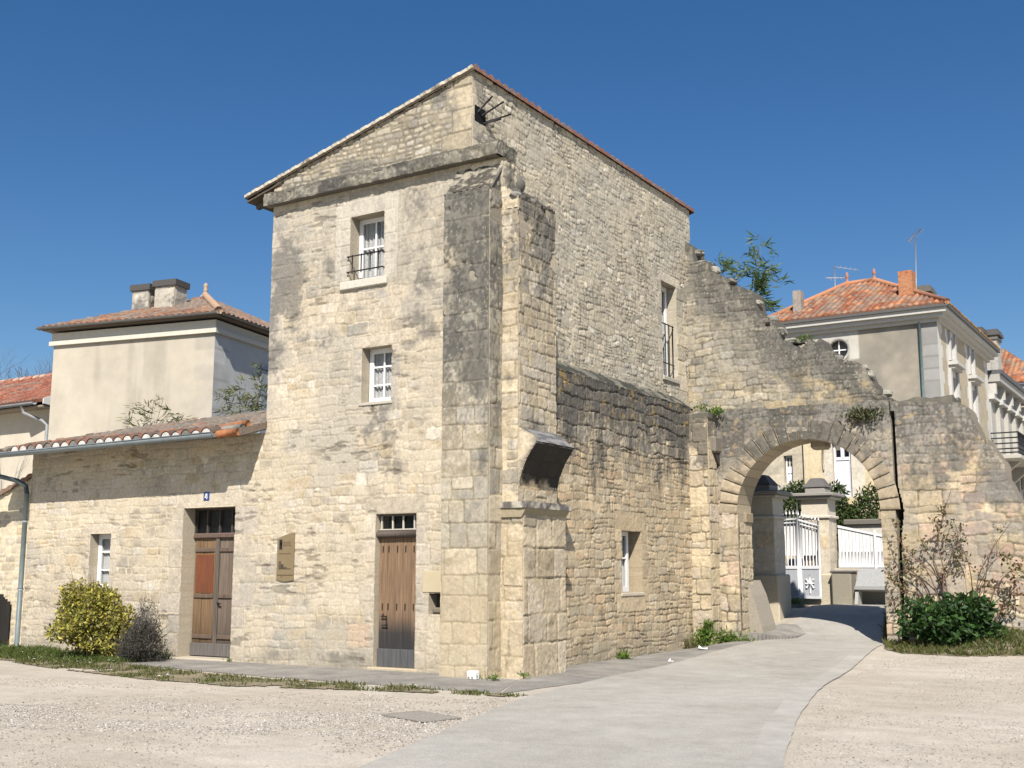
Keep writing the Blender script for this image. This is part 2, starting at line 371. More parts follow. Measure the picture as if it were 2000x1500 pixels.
gy = np.concatenate([[-200, -60, -30], np.arange(-18, 20.1, .4), [26, 40, 80, 200, 900]])
tag(sheet('ground', gx, gy, 0, M_GRAVEL), 'pale beige gravel court in front of the stone house', 'ground', kind='structure')
def curve(P, n):
    P = np.array(P, float); t = np.concatenate([[0], np.cumsum(np.linalg.norm(np.diff(P, axis=0), axis=1))]); t /= t[-1]
    q = np.linspace(0, 1, n); P2 = np.stack([np.interp(q, t, P[:, k]) for k in range(2)], -1)
    for _ in range(6): P2[1:-1] = (P2[:-2]+2*P2[1:-1]+P2[2:])/4
    return P2
def strip(name, Lp, Rp, dz, mat, n=90, k=8, wob=0.):
    A, B = curve(Lp, n), curve(Rp, n); q = np.linspace(0, 1, k)[None, :, None]
    rng = np.random.default_rng(5)
    if wob: A = A+(rng.random(A.shape)-.5)*wob; B = B+(rng.random(B.shape)-.5)*wob
    G = A[:, None]*(1-q)+B[:, None]*q; V = np.concatenate([G, g(G[..., 0], G[..., 1])[..., None]+dz], -1)
    idx = np.arange(n*k).reshape(n, k)
    F = np.stack([idx[:-1, :-1], idx[:-1, 1:], idx[1:, 1:], idx[1:, :-1]], -1).reshape(-1, 4)
    b = MB(); V = V.reshape(-1, 3); b.pan((V, F, np.ones_like(V), np.ones(len(F), bool))); return b.build(name, mat)
RIGHT = [(14, -26), (10.2, -14), (8.35, -9.5), (6.95, -5.69), (5.99, -2.32), (5.24, .86), (4.63, 5.09), (4.22, 8.0), (4.25, 10), (5.2, 13), (8, 13.8)]
LEFT = [(9, -26), (6.4, -14), (5.0, -10.2), (4.01, -7.53), (3.34, -5.43), (2.34, -2.11), (1.95, 1.2), (1.75, 4.5), (1.75, 8.0), (1.75, 10), (1.2, 13.4), (1.0, 14.5)]
road = tag(strip('road', LEFT, RIGHT, .010, M_ROAD, 140, 14), 'light grey lane curving under the arch', 'road', kind='structure')
Rc = curve(RIGHT, 140)[8:112]; off = []
for i in range(len(Rc)):
    t = Rc[min(i+1, len(Rc)-1)]-Rc[max(i-1, 0)]; t /= np.linalg.norm(t); off.append((-t[1]*.30, t[0]*.30))
tag(strip('road_edging', Rc+np.array(off), Rc, .016, M_EDGE, 100, 3, .03), 'smooth grey cement strip along the right edge of the lane', 'edging', kind='structure')
PAVE_OUT = [(-6.6, -1.35), (-5.2, -1.55), (-2.75, -1.85), (0, -1.98), (1.25, -2.05), (2.32, -2.12)]
tag(strip('pavement', [(-6.6, .05), (-.6, .05), (-.2, -.2), (1.05, -.25)], PAVE_OUT[:5]+[(1.9, -2.1)], .006, M_PAVE, 60, 10, .05), 'cracked dark asphalt strip at the foot of the house front', 'pavement', kind='structure')
tag(strip('verge', [(1.05, -.25), (.95, 1.2), (.42, 1.4), (.42, 7.9)], [(1.9, -2.1), (2.1, 0), (1.9, 2.5), (1.72, 7.9)], .006, M_PAVE, 60, 8, .04), 'narrow grey asphalt strip between side wall and lane', 'pavement', kind='structure')

# ------------------------------------------------------------------ part builders
def bars_frame(b, x0, x1, z0, z1, y, cols, rows, wd=.06, mu=.03, dp=.05, col=WHITE, O=(0, 0, 0), U=X, N=-Y, rowpos=None):
    """casement frame with glazing bars in the plane O + a*U + c*Z, depth along -N from y"""
    Wv = -np.array(N, float)
    def bx(a0, a1, c0, c1, d0, d1): b.obox(O, U, Z, Wv, (a0, c0, y+d0), (a1, c1, y+d1), col)
    bx(x0, x0+wd, z0, z1, 0, dp); bx(x1-wd, x1, z0, z1, 0, dp)
    bx(x0+wd, x1-wd, z0, z0+wd*1.2, 0, dp); bx(x0+wd, x1-wd, z1-wd, z1, 0, dp)
    for i in range(1, cols):
        a = x0+(x1-x0)*i/cols; bx(a-mu/2, a+mu/2, z0+wd*1.2, z1-wd, .006, dp-.006)
    for j in range(1, rows):
        c = z0+(z1-z0)*(rowpos[j-1] if rowpos else j/rows); bx(x0+wd, x1-wd, c-mu/2, c+mu/2, .01, dp-.01)
def window(parent, x0, x1, z0, z1, y, cols, rows, O=(0, 0, 0), U=X, N=-Y, curtain='lace', wd=.06, label=None, rowpos=None, name='window'):
    b = MB(); bars_frame(b, x0, x1, z0, z1, y, cols, rows, wd=wd, O=O, U=U, N=N, rowpos=rowpos)
    f = b.build(name, M_PAINT, parent)
    if label: f['label'] = label
    Wv = -np.array(N, float)
    p = MB(); p.obox(O, U, Z, Wv, (x0+.02, z0+.02, y+.022), (x1-.02, z1-.02, y+.028)); p.build('pane', M_GLASS, f)
    if curtain:
        c = MB()
        nn = 26
        for i in range(nn):
            a0 = x0+.03+(x1-x0-.06)*i/nn; a1 = x0+.03+(x1-x0-.06)*(i+1)/nn
            w0 = .075+.018*math.sin(i*1.9); w1 = .075+.018*math.sin((i+1)*1.9)
            o = np.array(O, float); q = lambda a, cc, dd: o+np.array(U)*a+Z*cc+Wv*(y+dd)
            c.add([q(a0, z0+.03, w0), q(a1, z0+.03, w1), q(a1, z1-.03, w1), q(a0, z1-.03, w0)], [(0, 1, 2, 3)], (.7, .7, .68))
        c.build('curtain', M_LACE if curtain == 'lace' else M_PAINT, f)
    return f
def bars_col(parent, name, segs, rad=.011, col=IRON, mat=None):
    b = MB()
    for s in segs: b.tube(s, rad, col, 6)
    return b.build(name, mat or M_IRON, parent)
TILES = [(.33,.125,.065), (.27,.105,.06), (.38,.165,.09), (.22,.10,.065), (.30,.145,.09), (.18,.11,.08), (.36,.20,.125)]
def tilefun(seed, m=.23, L=.34, amp=.055, pal=TILES, grey=.35, wob=.02):
    tab = np.random.default_rng(seed).random((4096, 3)); P = np.array(pal)
    def f(S, T):
        S2 = S+(vn(S*.8, T*.8, seed)-.5)*wob*2
        k = np.floor(S2/m+.5).astype(int); u = S2/m-k
        off = tab[(k*31) % 4096, 1]*.25
        r = np.floor(T/L+off).astype(int); fr = T/L+off-r
        key = (k*131+r*977) % 4096
        c = P[(tab[key, 0]*len(P)).astype(int)]*(1+(tab[key, 1:2]-.5)*.4)
        cov = np.clip(np.cos(2*np.pi*u)*.5+.5, 0, 1)
        h = amp*cov**.6+.022*(1-fr)+(tab[key, 2]-.5)*.012
        n = fbm(S*2.2, T*2.2, seed+3, 5); n2 = fbm(S*11, T*11, seed+4, 3)
        g_ = ss(.5-grey*.35, .72-grey*.25, n*.7+n2*.3)
        c = lerp(c, (.20, .185, .155), g_*.75)
        c = c*(.8+.4*n2)[..., None]*(.55+.45*ss(0, .3, cov))[..., None]
        return h, c
    return f

# ================================================================== STONE TOWER
TX0 = -4.45
tower = thing('stone_tower', 'tall pale limestone tower with a lean-to pitched tile roof and two small lace-curtained windows', 'tower', (-2.2, 4.5, 0))
ROOF_K = .262
def ztop(x): return 9.925+ROOF_K*x
OPEN_F = [(-2.58, -1.83, 6.62, 7.80), (-2.26, -1.62, 4.43, 5.40), (-1.89, -1.05, .04, 2.53), (-.78, -.34, .92, 1.25)]
OPEN_W = [(-6.49, -5.16, .03, 2.77), (-9.13, -8.51, 1.22, 2.33)]
rq = np.random.default_rng(11)
BLK = []
def around(x0, x1, z0, z1, lint=.3, jamb=(.2, .38), sill=.0, ch=(.28, .42)):
    BLK.append((x0-.22, x1+.2, z1, z1+lint))
    for side in (0, 1):
        z = z0
        while z < z1-.02:
            h = min(rq.uniform(*ch), z1-z); w = rq.uniform(*jamb)
            if z1-z-h < .12: h = z1-z
            BLK.append((x0-w, x0, z, z+h) if side == 0 else (x1, x1+w, z, z+h)); z += h
    if sill: BLK.append((x0-.1, x1+.1, z0-sill, z0))
around(*OPEN_F[0], lint=.30, sill=0); around(*OPEN_F[1], lint=.2, jamb=(.1, .3)); around(*OPEN_F[2], lint=.27, jamb=(.18, .34))
around(*OPEN_W[0], lint=.30, jamb=(.3, .6), ch=(.35, .6)); around(*OPEN_W[1], lint=.2, jamb=(.08, .2))
z = 8.5
for w in (.62, .40, .55, .38): BLK.append((-w, .02, z, z+.40)); z += .40
z = 4.3
while z < 8.1:
    h = rq.uniform(.24, .4); w = rq.uniform(.28, .62); BLK.append((TX0-.02, TX0+w, z, z+h)); z += h
BLK += [(-.92, -.34, 1.25, 1.60)]
FB = [(b[0]+12, b[1]+12, b[2]+1, b[3]+1) for b in BLK]
def front_fun(S, T):      # S = x+12, T = z+1
    x = S-12; z = T-1
    up = (z > 8.35)
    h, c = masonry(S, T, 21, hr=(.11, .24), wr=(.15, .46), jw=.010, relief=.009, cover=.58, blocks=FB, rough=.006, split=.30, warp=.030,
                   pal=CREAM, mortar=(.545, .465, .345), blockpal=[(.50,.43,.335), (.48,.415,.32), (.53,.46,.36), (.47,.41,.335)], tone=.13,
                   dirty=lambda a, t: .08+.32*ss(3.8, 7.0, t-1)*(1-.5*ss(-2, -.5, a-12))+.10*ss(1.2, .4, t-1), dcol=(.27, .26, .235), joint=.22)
    if up.any():
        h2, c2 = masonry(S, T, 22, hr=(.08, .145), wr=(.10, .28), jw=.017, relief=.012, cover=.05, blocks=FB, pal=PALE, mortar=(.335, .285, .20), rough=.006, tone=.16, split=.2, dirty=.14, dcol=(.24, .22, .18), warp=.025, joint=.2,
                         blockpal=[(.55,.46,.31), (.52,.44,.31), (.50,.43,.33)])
        h = np.where(up, h2, h); c = np.where(up[..., None], c2*.90, c)
    # older, greyer stones higher up and at the left edge
    gw = ss(.42, .62, fbm(S*1.1, T*1.4, 61, 4)+.16*ss(5.0, 7.8, z)-.10*(z < 4.3)-.06*(x < TX0))*(z < 8.4)
    c = lerp(c, (.36, .335, .285), gw*.5)
    c = stain(c, x, z, [(-4.2, 6.9, .5, 1.1, 1.0), (-3.9, 6.7, .5, .5, .9), (-3.2, 6.95, .6, .25, .9), (-4.3, 5.3, .3, .5, .7), (-1.0, 6.6, .35, 1.0, .75), (-1.9, 4.1, .55, .35, 1.1),
                        (-1.6, 3.5, .5, .45, .75), (-3.3, 5.6, .5, .2, .7), (-.9, 5.4, .3, .5, .7), (-2.2, 8.6, 1.8, .25, .7), (-.5, 9.5, .4, .5, .9), (-2.6, 9.2, .5, .4, .8), (-1.2, 7.9, .3, .3, .8), (-3.9, 8.7, .5, .3, .8),
                        (-3.5, .15, 1.3, .16, .8), (-2.2, .12, .5, .15, .9)], 63, (.15, .14, .125), .76, sharp=.24)
    c = lerp(c, (.46, .36, .22), ss(.50, .75, fbm(S*1.7, T*2.3, 66, 4))*.38*ss(2.6, .4, z)*(x > TX0+1))
    su = ((x > -2.92) & (x < -1.52) & (z > 6.62) & (z < 8.10) & ((z > 7.8) | (x < -2.58) | (x > -1.83))); c = np.where(su[..., None], lerp(c, np.array((.53, .485, .40)), np.full(S.shape, .7)), c)
    rd = ((x > -2.42) & (x < -1.95) & (z > .35) & (z < .72)); c = np.where(rd[..., None], lerp(c, (.52, .37, .25), np.full(S.shape, .6)), c)
    c = lerp(c, (.33, .29, .22), ss(.42, .02, z+(fbm(S*3, T*3, 68)-.5)*.45)*.55)
    c = lichen(c, x, z, .04+.32*ss(3.5, 7.0, z), 73, (.16, .15, .13), (.60, .56, .48))
    # open cracks between courses
    ck = ss(.66, .74, fbm(S*3.0, T*11, 71, 3))*ss(.48, .62, fbm(S*.9, T*.9, 72, 3))*(z < 8.3); h = h-ck*.012; c = c*(1-ck*.38)[..., None]
    return h, c
def mask_open(rects):
    def k(xx, zz):
        m = np.ones(xx.shape, bool)
        for a0, a1, b0, b1 in rects: m &= ~((xx > a0) & (xx < a1) & (zz > b0) & (zz < b1))
        return m
    return k
def wallF(x0, x1, z0, z1, keep, depth=.36):
    return pan((x0, 0, z0), X, Z, -Y, x1-x0, z1-z0, .015, lambda S, T: front_fun(S+x0+12, T+z0+1), lambda S, T: keep(S+x0, T+z0), depth)
ko = mask_open(OPEN_F)
b = MB(); b.pan(wallF(TX0, 0, -.15, 10.0, lambda x, z: ko(x, z) & (z < ztop(x))))
b.build('front_wall', M_STONE, tower)
# side wall (upper, right-hand face) ------------------------------------
OPEN_R = [(7.45, 8.24, 5.78, 7.93), (.05, .40, 9.08, 9.36)]
RB = []
z = 5.3
for i in range(14):
    hh = rq.uniform(.28, .4); RB.append((7.45-rq.uniform(.12, .25), 7.45, z, z+hh)); RB.append((8.24, 8.24+rq.uniform(.3, .7), z, z+hh)); z += hh
    if z > 7.9: break
RB.append((7.3, 8.45, 7.93, 8.14))
z = 8.35
for w in (.22, .34, .2, .3): RB.append((-.02, w, z, z+.4)); z += .4
def side_fun(S, T):   # S=y, T=z
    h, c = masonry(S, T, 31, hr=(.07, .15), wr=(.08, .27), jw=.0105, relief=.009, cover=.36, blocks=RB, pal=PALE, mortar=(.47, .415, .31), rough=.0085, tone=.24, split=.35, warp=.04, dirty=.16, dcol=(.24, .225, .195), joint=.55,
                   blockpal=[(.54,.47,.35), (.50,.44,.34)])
    gw = ss(.45, .62, fbm(S*.9, T*1.0, 75, 4)); c = lerp(c, (.40, .37, .31), gw*.4)
    c = stain(c, S, T, [(.7, 8.3, .6, .5, 1.0), (.2, 9.7, .35, .3, 1.0), (8.7, 8.2, .5, .8, .6), (2.5, 7.2, .8, .7, .35), (.3, 8.9, .3, .25, .9)], 77, (.16, .15, .135), .6)
    return h, c
kr = mask_open(OPEN_R)
b = MB(); b.pan(pan((0, 0, 4.9), Y, Z, X, 9.1, 5.2, .018, lambda S, T: side_fun(S, T+4.9), lambda S, T: kr(S, T+4.9) & (T+4.9 < 9.965), .30))
b.build('side_wall', M_STONE, tower)
# left flank, rear and lining
b = MB(); b.pan(pan((TX0, 9.1, 0), -Y, Z, -X, 9.08, 8.75, .045, lambda S, T: masonry(S, T, 33, relief=.012, cover=.4), None, .25))
b.build('flank_wall', M_STONE, tower)
b = MB(); b.prism([(TX0+.26, 0), (-.31, 0), (-.31, 9.8), (TX0+.26, 8.65)], (0, 0, 0), X, Z, Y, .40, 9.05, (.30, .26, .2)); b.build('rear_core', M_PLAS, tower)  # inner core added to block light leaks; its back closes the rear
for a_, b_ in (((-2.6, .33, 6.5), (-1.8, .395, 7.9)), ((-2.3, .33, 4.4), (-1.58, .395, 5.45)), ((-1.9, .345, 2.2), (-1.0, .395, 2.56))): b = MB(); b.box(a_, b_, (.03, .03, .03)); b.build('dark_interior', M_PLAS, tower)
# string course ---------------------------------------------------------
def cornice_fun(S, T):
    n = fbm(S*3, T*5, 41, 5); n2 = fbm(S*13, T*13, 42, 3)
    c = lerp(np.full(S.shape+(3,), .0)+np.array((.30, .275, .22)), (.085, .08, .07), ss(.36, .55, n*.7+n2*.3)); c = c*(.75+.5*n2)[..., None]
    jn = ss(.012, .0, np.abs(((S+.3*vn(S*0+np.floor(S/.8), S*0, 3)) % .8)-.4))
    tb = (fbm(S*2.2, S*0, 48)-.5)*.05; c = lerp(c, (.30, .27, .20), ss(.5, .7, fbm(S*1.6, T*3, 49, 4))*.5); return (n-.5)*.07+(n2-.5)*.035-jn*.015+tb, lichen(c, S, T, np.full(S.shape, .8), 140)
b = MB()
b.pan(pan((-4.56, -.17, 8.30), X, Z, -Y, 5.19, .22, .016, cornice_fun, None, .165))
b.pan(pan((-4.56, -.165, 8.532), X, Y, Z, 5.19, .19, .04, cornice_fun, None, .05))
b.pan(pan((.63, -.165, 8.30), Y, Z, X, .55, .22, .018, cornice_fun, None, .05))
b.box((.02, .02, 8.31), (.625, .38, 8.515), (.16, .15, .12))
b.pan(pan((.02, .03, 8.532), X, Y, Z, .60, .345, .04, cornice_fun, None, .05))
b.build('cornice', M_STONE, tower)
# front buttress (flat pilaster with weathered slope) ---------------------
def but_fun(seed, dirt, x_off=0., warmlow=True):
    def f(S, T):   # T = z
        h, c = masonry(S+x_off, T, seed, hr=(.28, .44), wr=(.28, .60), jw=.010, relief=.012, warp=.014, pal=[(.47,.41,.31), (.43,.385,.30), (.50,.43,.32), (.40,.36,.29), (.46,.39,.28)], mortar=(.34, .285, .19), rough=.006, tone=.14, split=.08, cover=.06, joint=.35, dirty=lambda a, t: .12+.40*ss(4.0, 6.5, t), dcol=(.16, .155, .145))
        c = lerp(c, np.array((.50, .40, .255)), ss(2.5, 1.2, T)*.6)
        c = stain(c, S, T, dirt, seed+50, (.115, .108, .092), .75, sharp=.26); c = stain(c, S, T, dirt, seed+52, (.08, .075, .064), .6, sharp=.15, streak=True)
        c = lerp(c, (.25, .235, .20), ss(2.8, 6.0, T)*.55*np.clip(.4+1.2*(fbm(S*2.5+x_off, T*2.5, seed+80, 4)-.25), 0, 1))
        h = h-.05*ss(.62, .75, fbm(S*2.1+x_off, T*2.1, seed+70, 4))*ss(5.0, 6.5, T)+.03*(fbm(S*1.4, T*1.4, seed+71)-.5)
        return h, lichen(c, S+x_off, T, .15+.85*ss(2.5, 5.5, T), seed+90)
    return f
D1 = [(.4, 7.7, .8, .5, 1.4), (.55, 6.9, .45, .5, 1.1), (.2, 6.0, .5, .35, .95), (.7, 6.2, .3, .6, 1.1), (.5, 5.2, .6, .4, 1.0), (.1, 5.0, .3, .3, .7), (.75, 4.4, .2, .8, .9), (.4, 4.5, .4, .25, .55), (.8, 3.2, .15, 1.2, .6)]
b = MB(); B1X0, B1X1, B1Y = -.28, .60, -.38
b.pan(pan((B1X0, B1Y, -.15), X, Z, -Y, B1X1-B1X0, 7.85, .016, lambda S, T: but_fun(51, D1)(S, T-.15), None, .40))
b.pan(pan((B1X1, B1Y, -.15), Y, Z, X, .38, 8.0, .022, lambda S, T: but_fun(53, [(.15, 6.8, .3, 1.0, .6), (.2, 4.8, .2, 1.5, .55)], 3.)(S, T-.15), lambda S, T: T-.15 < 7.70+S*1.35, .40))
b.prism([(B1Y+.04, 7.0), (0.02, 7.0), (0.02, 8.20), (B1Y+.04, 7.68)], (0, 0, 0), Y, Z, X, B1X0+.02, B1X1-.02, (.12, .115, .10))
def slope_fun(S, T):
    n = fbm(S*5, T*9, 44, 5); n2 = fbm(S*15, T*25, 45, 3)
    c = lerp(np.zeros(S.shape+(3,))+np.array((.32, .285, .225)), (.075, .068, .055), ss(.40, .56, n*.6+n2*.4))
    return (n2-.5)*.08+(n-.5)*.05, c
sl_ = np.array((0, .40, .52)); sl_ /= np.linalg.norm(sl_)
b.pan(pan((B1X0-.01, B1Y-.01, 7.69), X, sl_, np.array((0, -sl_[2], sl_[1])), B1X1-B1X0+.02, .65, .022, slope_fun, None, .05))
b.build('front_buttress', M_STONE, tower)
# remains of the older corner and the side buttress -----------------------
b = MB()
b.pan(pan((.0, .004, 7.4), X, Z, -Y, .60, .9, .022, lambda S, T: (lambda h, c: (h, c))(*masonry(S, T+7.4, 55, hr=(.2, .3), wr=(.3, .6), pal=ASHL, mortar=(.55, .46, .3))), None, .2))
b.pan(pan((.60, .004, 7.3), Y, Z, X, .42, 1.0, .022, lambda S, T: (lambda h, c: (h, stain(c, S, T, [(.3, .6, .2, .5, 1.2)], 6)))(*masonry(S, T+7.4, 56, hr=(.2, .3), wr=(.3, .6), pal=ASHL, mortar=(.45, .38, .26))), None, .5))
D2F = [(.2, 7.3, .4, .3, .7), (.15, 4.6, .3, .12, .7), (.25, 3.5, .2, .5, .5), (.1, 2.9, .3, .2, .4)]
D2S = [(.5, 7.5, .8, .35, 1.5), (.8, 6.9, .4, .5, 1.0), (.7, 6.2, .3, .6, .8), (1.0, 5.6, .25, .8, .6), (.2, 4.6, .3, .3, .8), (.5, 3.9, .6, .2, .7)]
def b2f(seed, D, xo):
    def f(S, T):
        h, c = masonry(S+xo, T, seed, hr=(.18, .32), wr=(.26, .5), jw=.0105, relief=.013, warp=.012, pal=[(.50,.42,.30), (.47,.39,.28), (.52,.44,.31), (.45,.39,.30), (.48,.42,.33)], mortar=(.42, .345, .225), rough=.008, tone=.13, cover=.1, joint=.3, dirty=lambda a, t: .06+.3*ss(5.5, 7.0, t), dcol=(.2, .19, .165))
        h = h+.035*(fbm(S*1.5+xo, T*1.5, seed+71)-.5)-.04*ss(.6, .75, fbm(S*2.3+xo, T*2.3, seed+70, 4))*ss(6, 7.2, T)
        return h, lichen(stain(c, S, T, D, seed+50, (.11, .105, .095), .75, sharp=.26, streak=True), S+xo, T, .1+.8*ss(4.5, 7.2, T), seed+90)
    return f
b.pan(pan((.60, 0, 2.5), X, Z, -Y, .31, 5.1, .016, lambda S, T: b2f(57, D2F, 0)(S, T+2.5), None, .3))
b.pan(pan((.91, 0, 2.5), Y, Z, X, 1.17, 5.1, .016, lambda S, T: b2f(58, D2S, 5)(S, T+2.5), None, .9))
b.pan(pan((.91, 1.17, 2.5), -X, Z, Y, .9, 5.6, .05, lambda S, T: b2f(59, D2S, 9)(S, T+2.5), lambda S, T: T+2.5 < 7.6+S*.7, .3))
b.pan(pan((.91, 0, 7.59), Y, np.array((-.82, 0, .57)), np.array((.57, 0, .82)), 1.17, 1.08, .022, lambda S, T: (lambda h, c: (h*2.2, c))(*slope_fun(S, T)), None, .06))
b.pan(pan((0, 0.004, 7.4), X, Z, -Y, .9, .95, .03, lambda S, T: masonry(S, T+7.4, 60, pal=ASHL), lambda S, T: T+7.4 < 7.6+(.91-S)*.68, .3))
rgk = np.random.default_rng(77)
for i in range(26):        # broken core stones along the ruined head of the side buttress
    y_ = rgk.uniform(.02, 1.15); k_ = rgk.uniform(0, 1); x_ = .90-.80*k_; z_ = 7.56+.62*k_; r_ = rgk.uniform(.05, .12); vs = []; n = 7
    for i2 in range(5):
        for k2 in range(n):
            q = 2*math.pi*k2/n; pz = math.pi*(i2+.5)/5; j = rgk.uniform(.75, 1.2); vs.append((x_+r_*j*math.sin(pz)*math.cos(q), y_+r_*1.2*j*math.sin(pz)*math.sin(q), z_+r_*.7*j*math.cos(pz)))
    b.add(vs, [(a*n+k2, (a+1)*n+k2, (a+1)*n+(k2+1) % n, a*n+(k2+1) % n) for a in range(4) for k2 in range(n)], tuple(np.array((.20, .19, .165))*rgk.uniform(.45, 1.5)))
# rounded stump lying on the slope
lv = []; 
for i in range(7):
    for k in range(10):
        q = 2*math.pi*k/10; pz = math.pi*(i+.5)/7
        r = .17*(1+.25*(vn(np.array(i*.7), np.array(k*.9), 3)-.5)); lv.append((.45+r*math.sin(pz)*math.cos(q), .62+1.1*r*math.sin(pz)*math.sin(q), 8.02+1.2*r*math.cos(pz)))
b.add(lv, [(i*10+k, (i+1)*10+k, (i+1)*10+(k+1) % 10, i*10+(k+1) % 10) for i in range(6) for k in range(10)], (.16, .15, .13), True)
# pier below the impost
D3 = [(.5, .1, .6, .15, .4)]
def pier_fun(seed, xo):
    def f(S, T):
        return (lambda h, c: (h, stain(c, S, T, [(.3, 2.4, .5, .15, .9)], seed+9, (.2, .18, .15), .5)))(*masonry(S+xo, T, seed, hr=(.40, .56), wr=(.32, .66), jw=.013, relief=.013, warp=.016, pal=[(.50,.41,.28), (.47,.39,.27), (.52,.43,.30), (.50,.42,.31), (.46,.37,.25)], mortar=(.50, .41, .27), rough=.010, tone=.12, split=.12, cover=.12, dark=.55, joint=.3))
    return f
b.pan(pan((.60, -.02, -.2), X, Z, -Y, .40, 2.70, .016, lambda S, T: pier_fun(81, 0)(S, T-.2), None, .3))
b.pan(pan((1.0, -.02, -.2), Y, Z, X, 1.29, 2.70, .016, lambda S, T: pier_fun(82, 4)(S, T-.2), None, .9))
b.pan(pan((1.0, 1.27, -.2), -X, Z, Y, .9, 2.70, .05, lambda S, T: pier_fun(83, 8)(S, T-.2), None, .5))
b.build('side_buttress', M_STONE, tower)
# impost slab and springer of the lost arch
b = MB()
imp = [(0, 0), (.09, .10), (.09, .19), (0, .19)]
b.pan(pan((.57, -.09, 2.56), X, Z, -Y, .53, .10, .02, lambda S, T: ((fbm(S*9, T*9, 5)-.5)*.03, lerp(np.zeros(S.shape+(3,))+np.array((.42, .38, .31)), (.13, .12, .11), ss(.4, .6, fbm(S*6, T*6, 6)))), None, .12))
b.pan(pan((1.10, -.09, 2.56), Y, Z, X, 1.42, .10, .02, lambda S, T: ((fbm(S*9, T*9, 7)-.5)*.03, lerp(np.zeros(S.shape+(3,))+np.array((.42, .38, .31)), (.13, .12, .11), ss(.4, .6, fbm(S*6, T*6, 8)))), None, .2))
b.box((.57, -.08, 2.565), (1.09, 1.32, 2.655), (.30, .27, .22))
b.prism([(.62, 2.42), (1.0, 2.42), (1.09, 2.558), (.60, 2.558)], (0, 0, 0), X, Z, Y, -.07, 1.29, (.32, .27, .18))
b.build('impost', M_STONE, tower)
b = MB()
intr = [(.905+1.0*(1-math.cos(a))*1.25, 2.66+1.30*math.sin(a)) for a in np.linspace(0, .78, 12)]
top = (0.86, 3.85); xe, ze = intr[-1]
def inx(z): return np.interp(z, [p[1] for p in intr], [p[0] for p in intr])
def spr_fun(S, T):    # voussoir bed joints fan out
    x = S+.62; z = T+2.66
    h, c = masonry(S, T+(x-.9)*.18, 91, hr=(.20, .27), wr=(.5, .9), jw=.008, relief=.006, warp=.008, pal=[(.54,.45,.31), (.56,.47,.33), (.52,.44,.32)], mortar=(.46, .38, .26), tone=.08, split=0)
    dk = ss(.16, .02, inx(z)-x+.10*(fbm(S*8, T*8, 3)-.5)*2)*ss(2.7, 3.0, z)
    return h, lerp(c, (.16, .15, .14), dk*.65)
b.pan(pan((.62, -.012, 2.66), X, Z, -Y, .95, 1.3, .02, spr_fun, lambda S, T: (S+.62 < inx(T+2.66)-.03) & (T+2.66 < 3.85-(S+.62-.86)*.55), .06))
# intrados strip, colour darkening towards the top
nI = 40; V = []; Cc = []; Fq = []
ys = np.linspace(-.01, 1.17, 48); zs = np.linspace(2.66, ze, nI)
Yg, Zg = np.meshgrid(ys, zs, indexing='ij')
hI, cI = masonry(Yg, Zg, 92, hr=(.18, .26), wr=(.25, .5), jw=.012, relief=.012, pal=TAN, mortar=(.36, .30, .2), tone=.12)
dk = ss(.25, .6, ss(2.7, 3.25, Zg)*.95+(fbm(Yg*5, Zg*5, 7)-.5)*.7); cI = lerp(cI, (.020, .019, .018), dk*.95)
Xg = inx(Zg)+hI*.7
idx = np.arange(48*nI).reshape(48, nI)
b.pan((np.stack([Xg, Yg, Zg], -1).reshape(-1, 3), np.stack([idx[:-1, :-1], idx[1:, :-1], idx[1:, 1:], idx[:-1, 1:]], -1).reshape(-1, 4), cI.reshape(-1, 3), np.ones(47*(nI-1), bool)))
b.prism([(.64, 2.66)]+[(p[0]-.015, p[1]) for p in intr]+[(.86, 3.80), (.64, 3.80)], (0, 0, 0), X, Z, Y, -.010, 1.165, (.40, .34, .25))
b.pan(pan((xe, -.01, ze), Y, np.array(((.86-xe), 0, 3.86-ze)), np.array((.5, 0, .86)), 1.18, 1.0, .05, lambda S, T: ((fbm(S*9, T*9, 5)-.5)*.02, lerp(np.zeros(S.shape+(3,))+np.array((.24, .23, .22)), (.12, .12, .12), ss(.4, .6, fbm(S*5, T*5, 2)))), None, .03))
b.build('arch_springer', M_STONE, tower)
# tower roof --------------------------------------------------------------
sv = np.array((1, 0, ROOF_K)); sv /= np.linalg.norm(sv); nv = np.array((-sv[2], 0, sv[0]))
b = MB(); RL = 5.22*math.hypot(1, ROOF_K)
b.pan(pan((-5.15, 9.27, 8.60), -Y, sv, nv, 9.34, RL, .03, tilefun(101, amp=.095, grey=.3, pal=[(.25,.09,.05), (.20,.075,.045), (.29,.12,.07), (.16,.07,.05)]), None, .03))
rf = b.build('roof', M_TILE, tower)
def verge_fun(S, T):
    n = fbm(S*7, T*9, 12, 4); jt = ss(.02, .0, np.abs((S % .34)-.17)); c = lerp(np.zeros(S.shape+(3,))+np.array((.52, .47, .38)), (.22, .19, .15), ss(.5, .7, n)); return (n-.5)*.02-jt*.02+.02*((S % .34)/.34), c*(1-.4*jt)[..., None]
b = MB(); b.pan(pan(np.array((-5.14, -.085, 8.585)), sv, nv, -Y, RL-.01, .055, .018, verge_fun, None, .06)); b.build('verge_mortar', M_STONE, rf)
b = MB()
b.obox((-5.12, -.04, 8.50), sv, Y, nv, (0, 0, 0), (.9, 9.2, .035), (.09, .07, .05))
b.build('eave_board', M_WOOD, rf)
for k in range(12): b = MB(); b.obox((-5.02, .1+k*.8, 8.44), sv, Y, nv, (0, 0, -.05), (.75, .09, .03), (.07, .055, .04)); b.build('rafter', M_WOOD, rf)
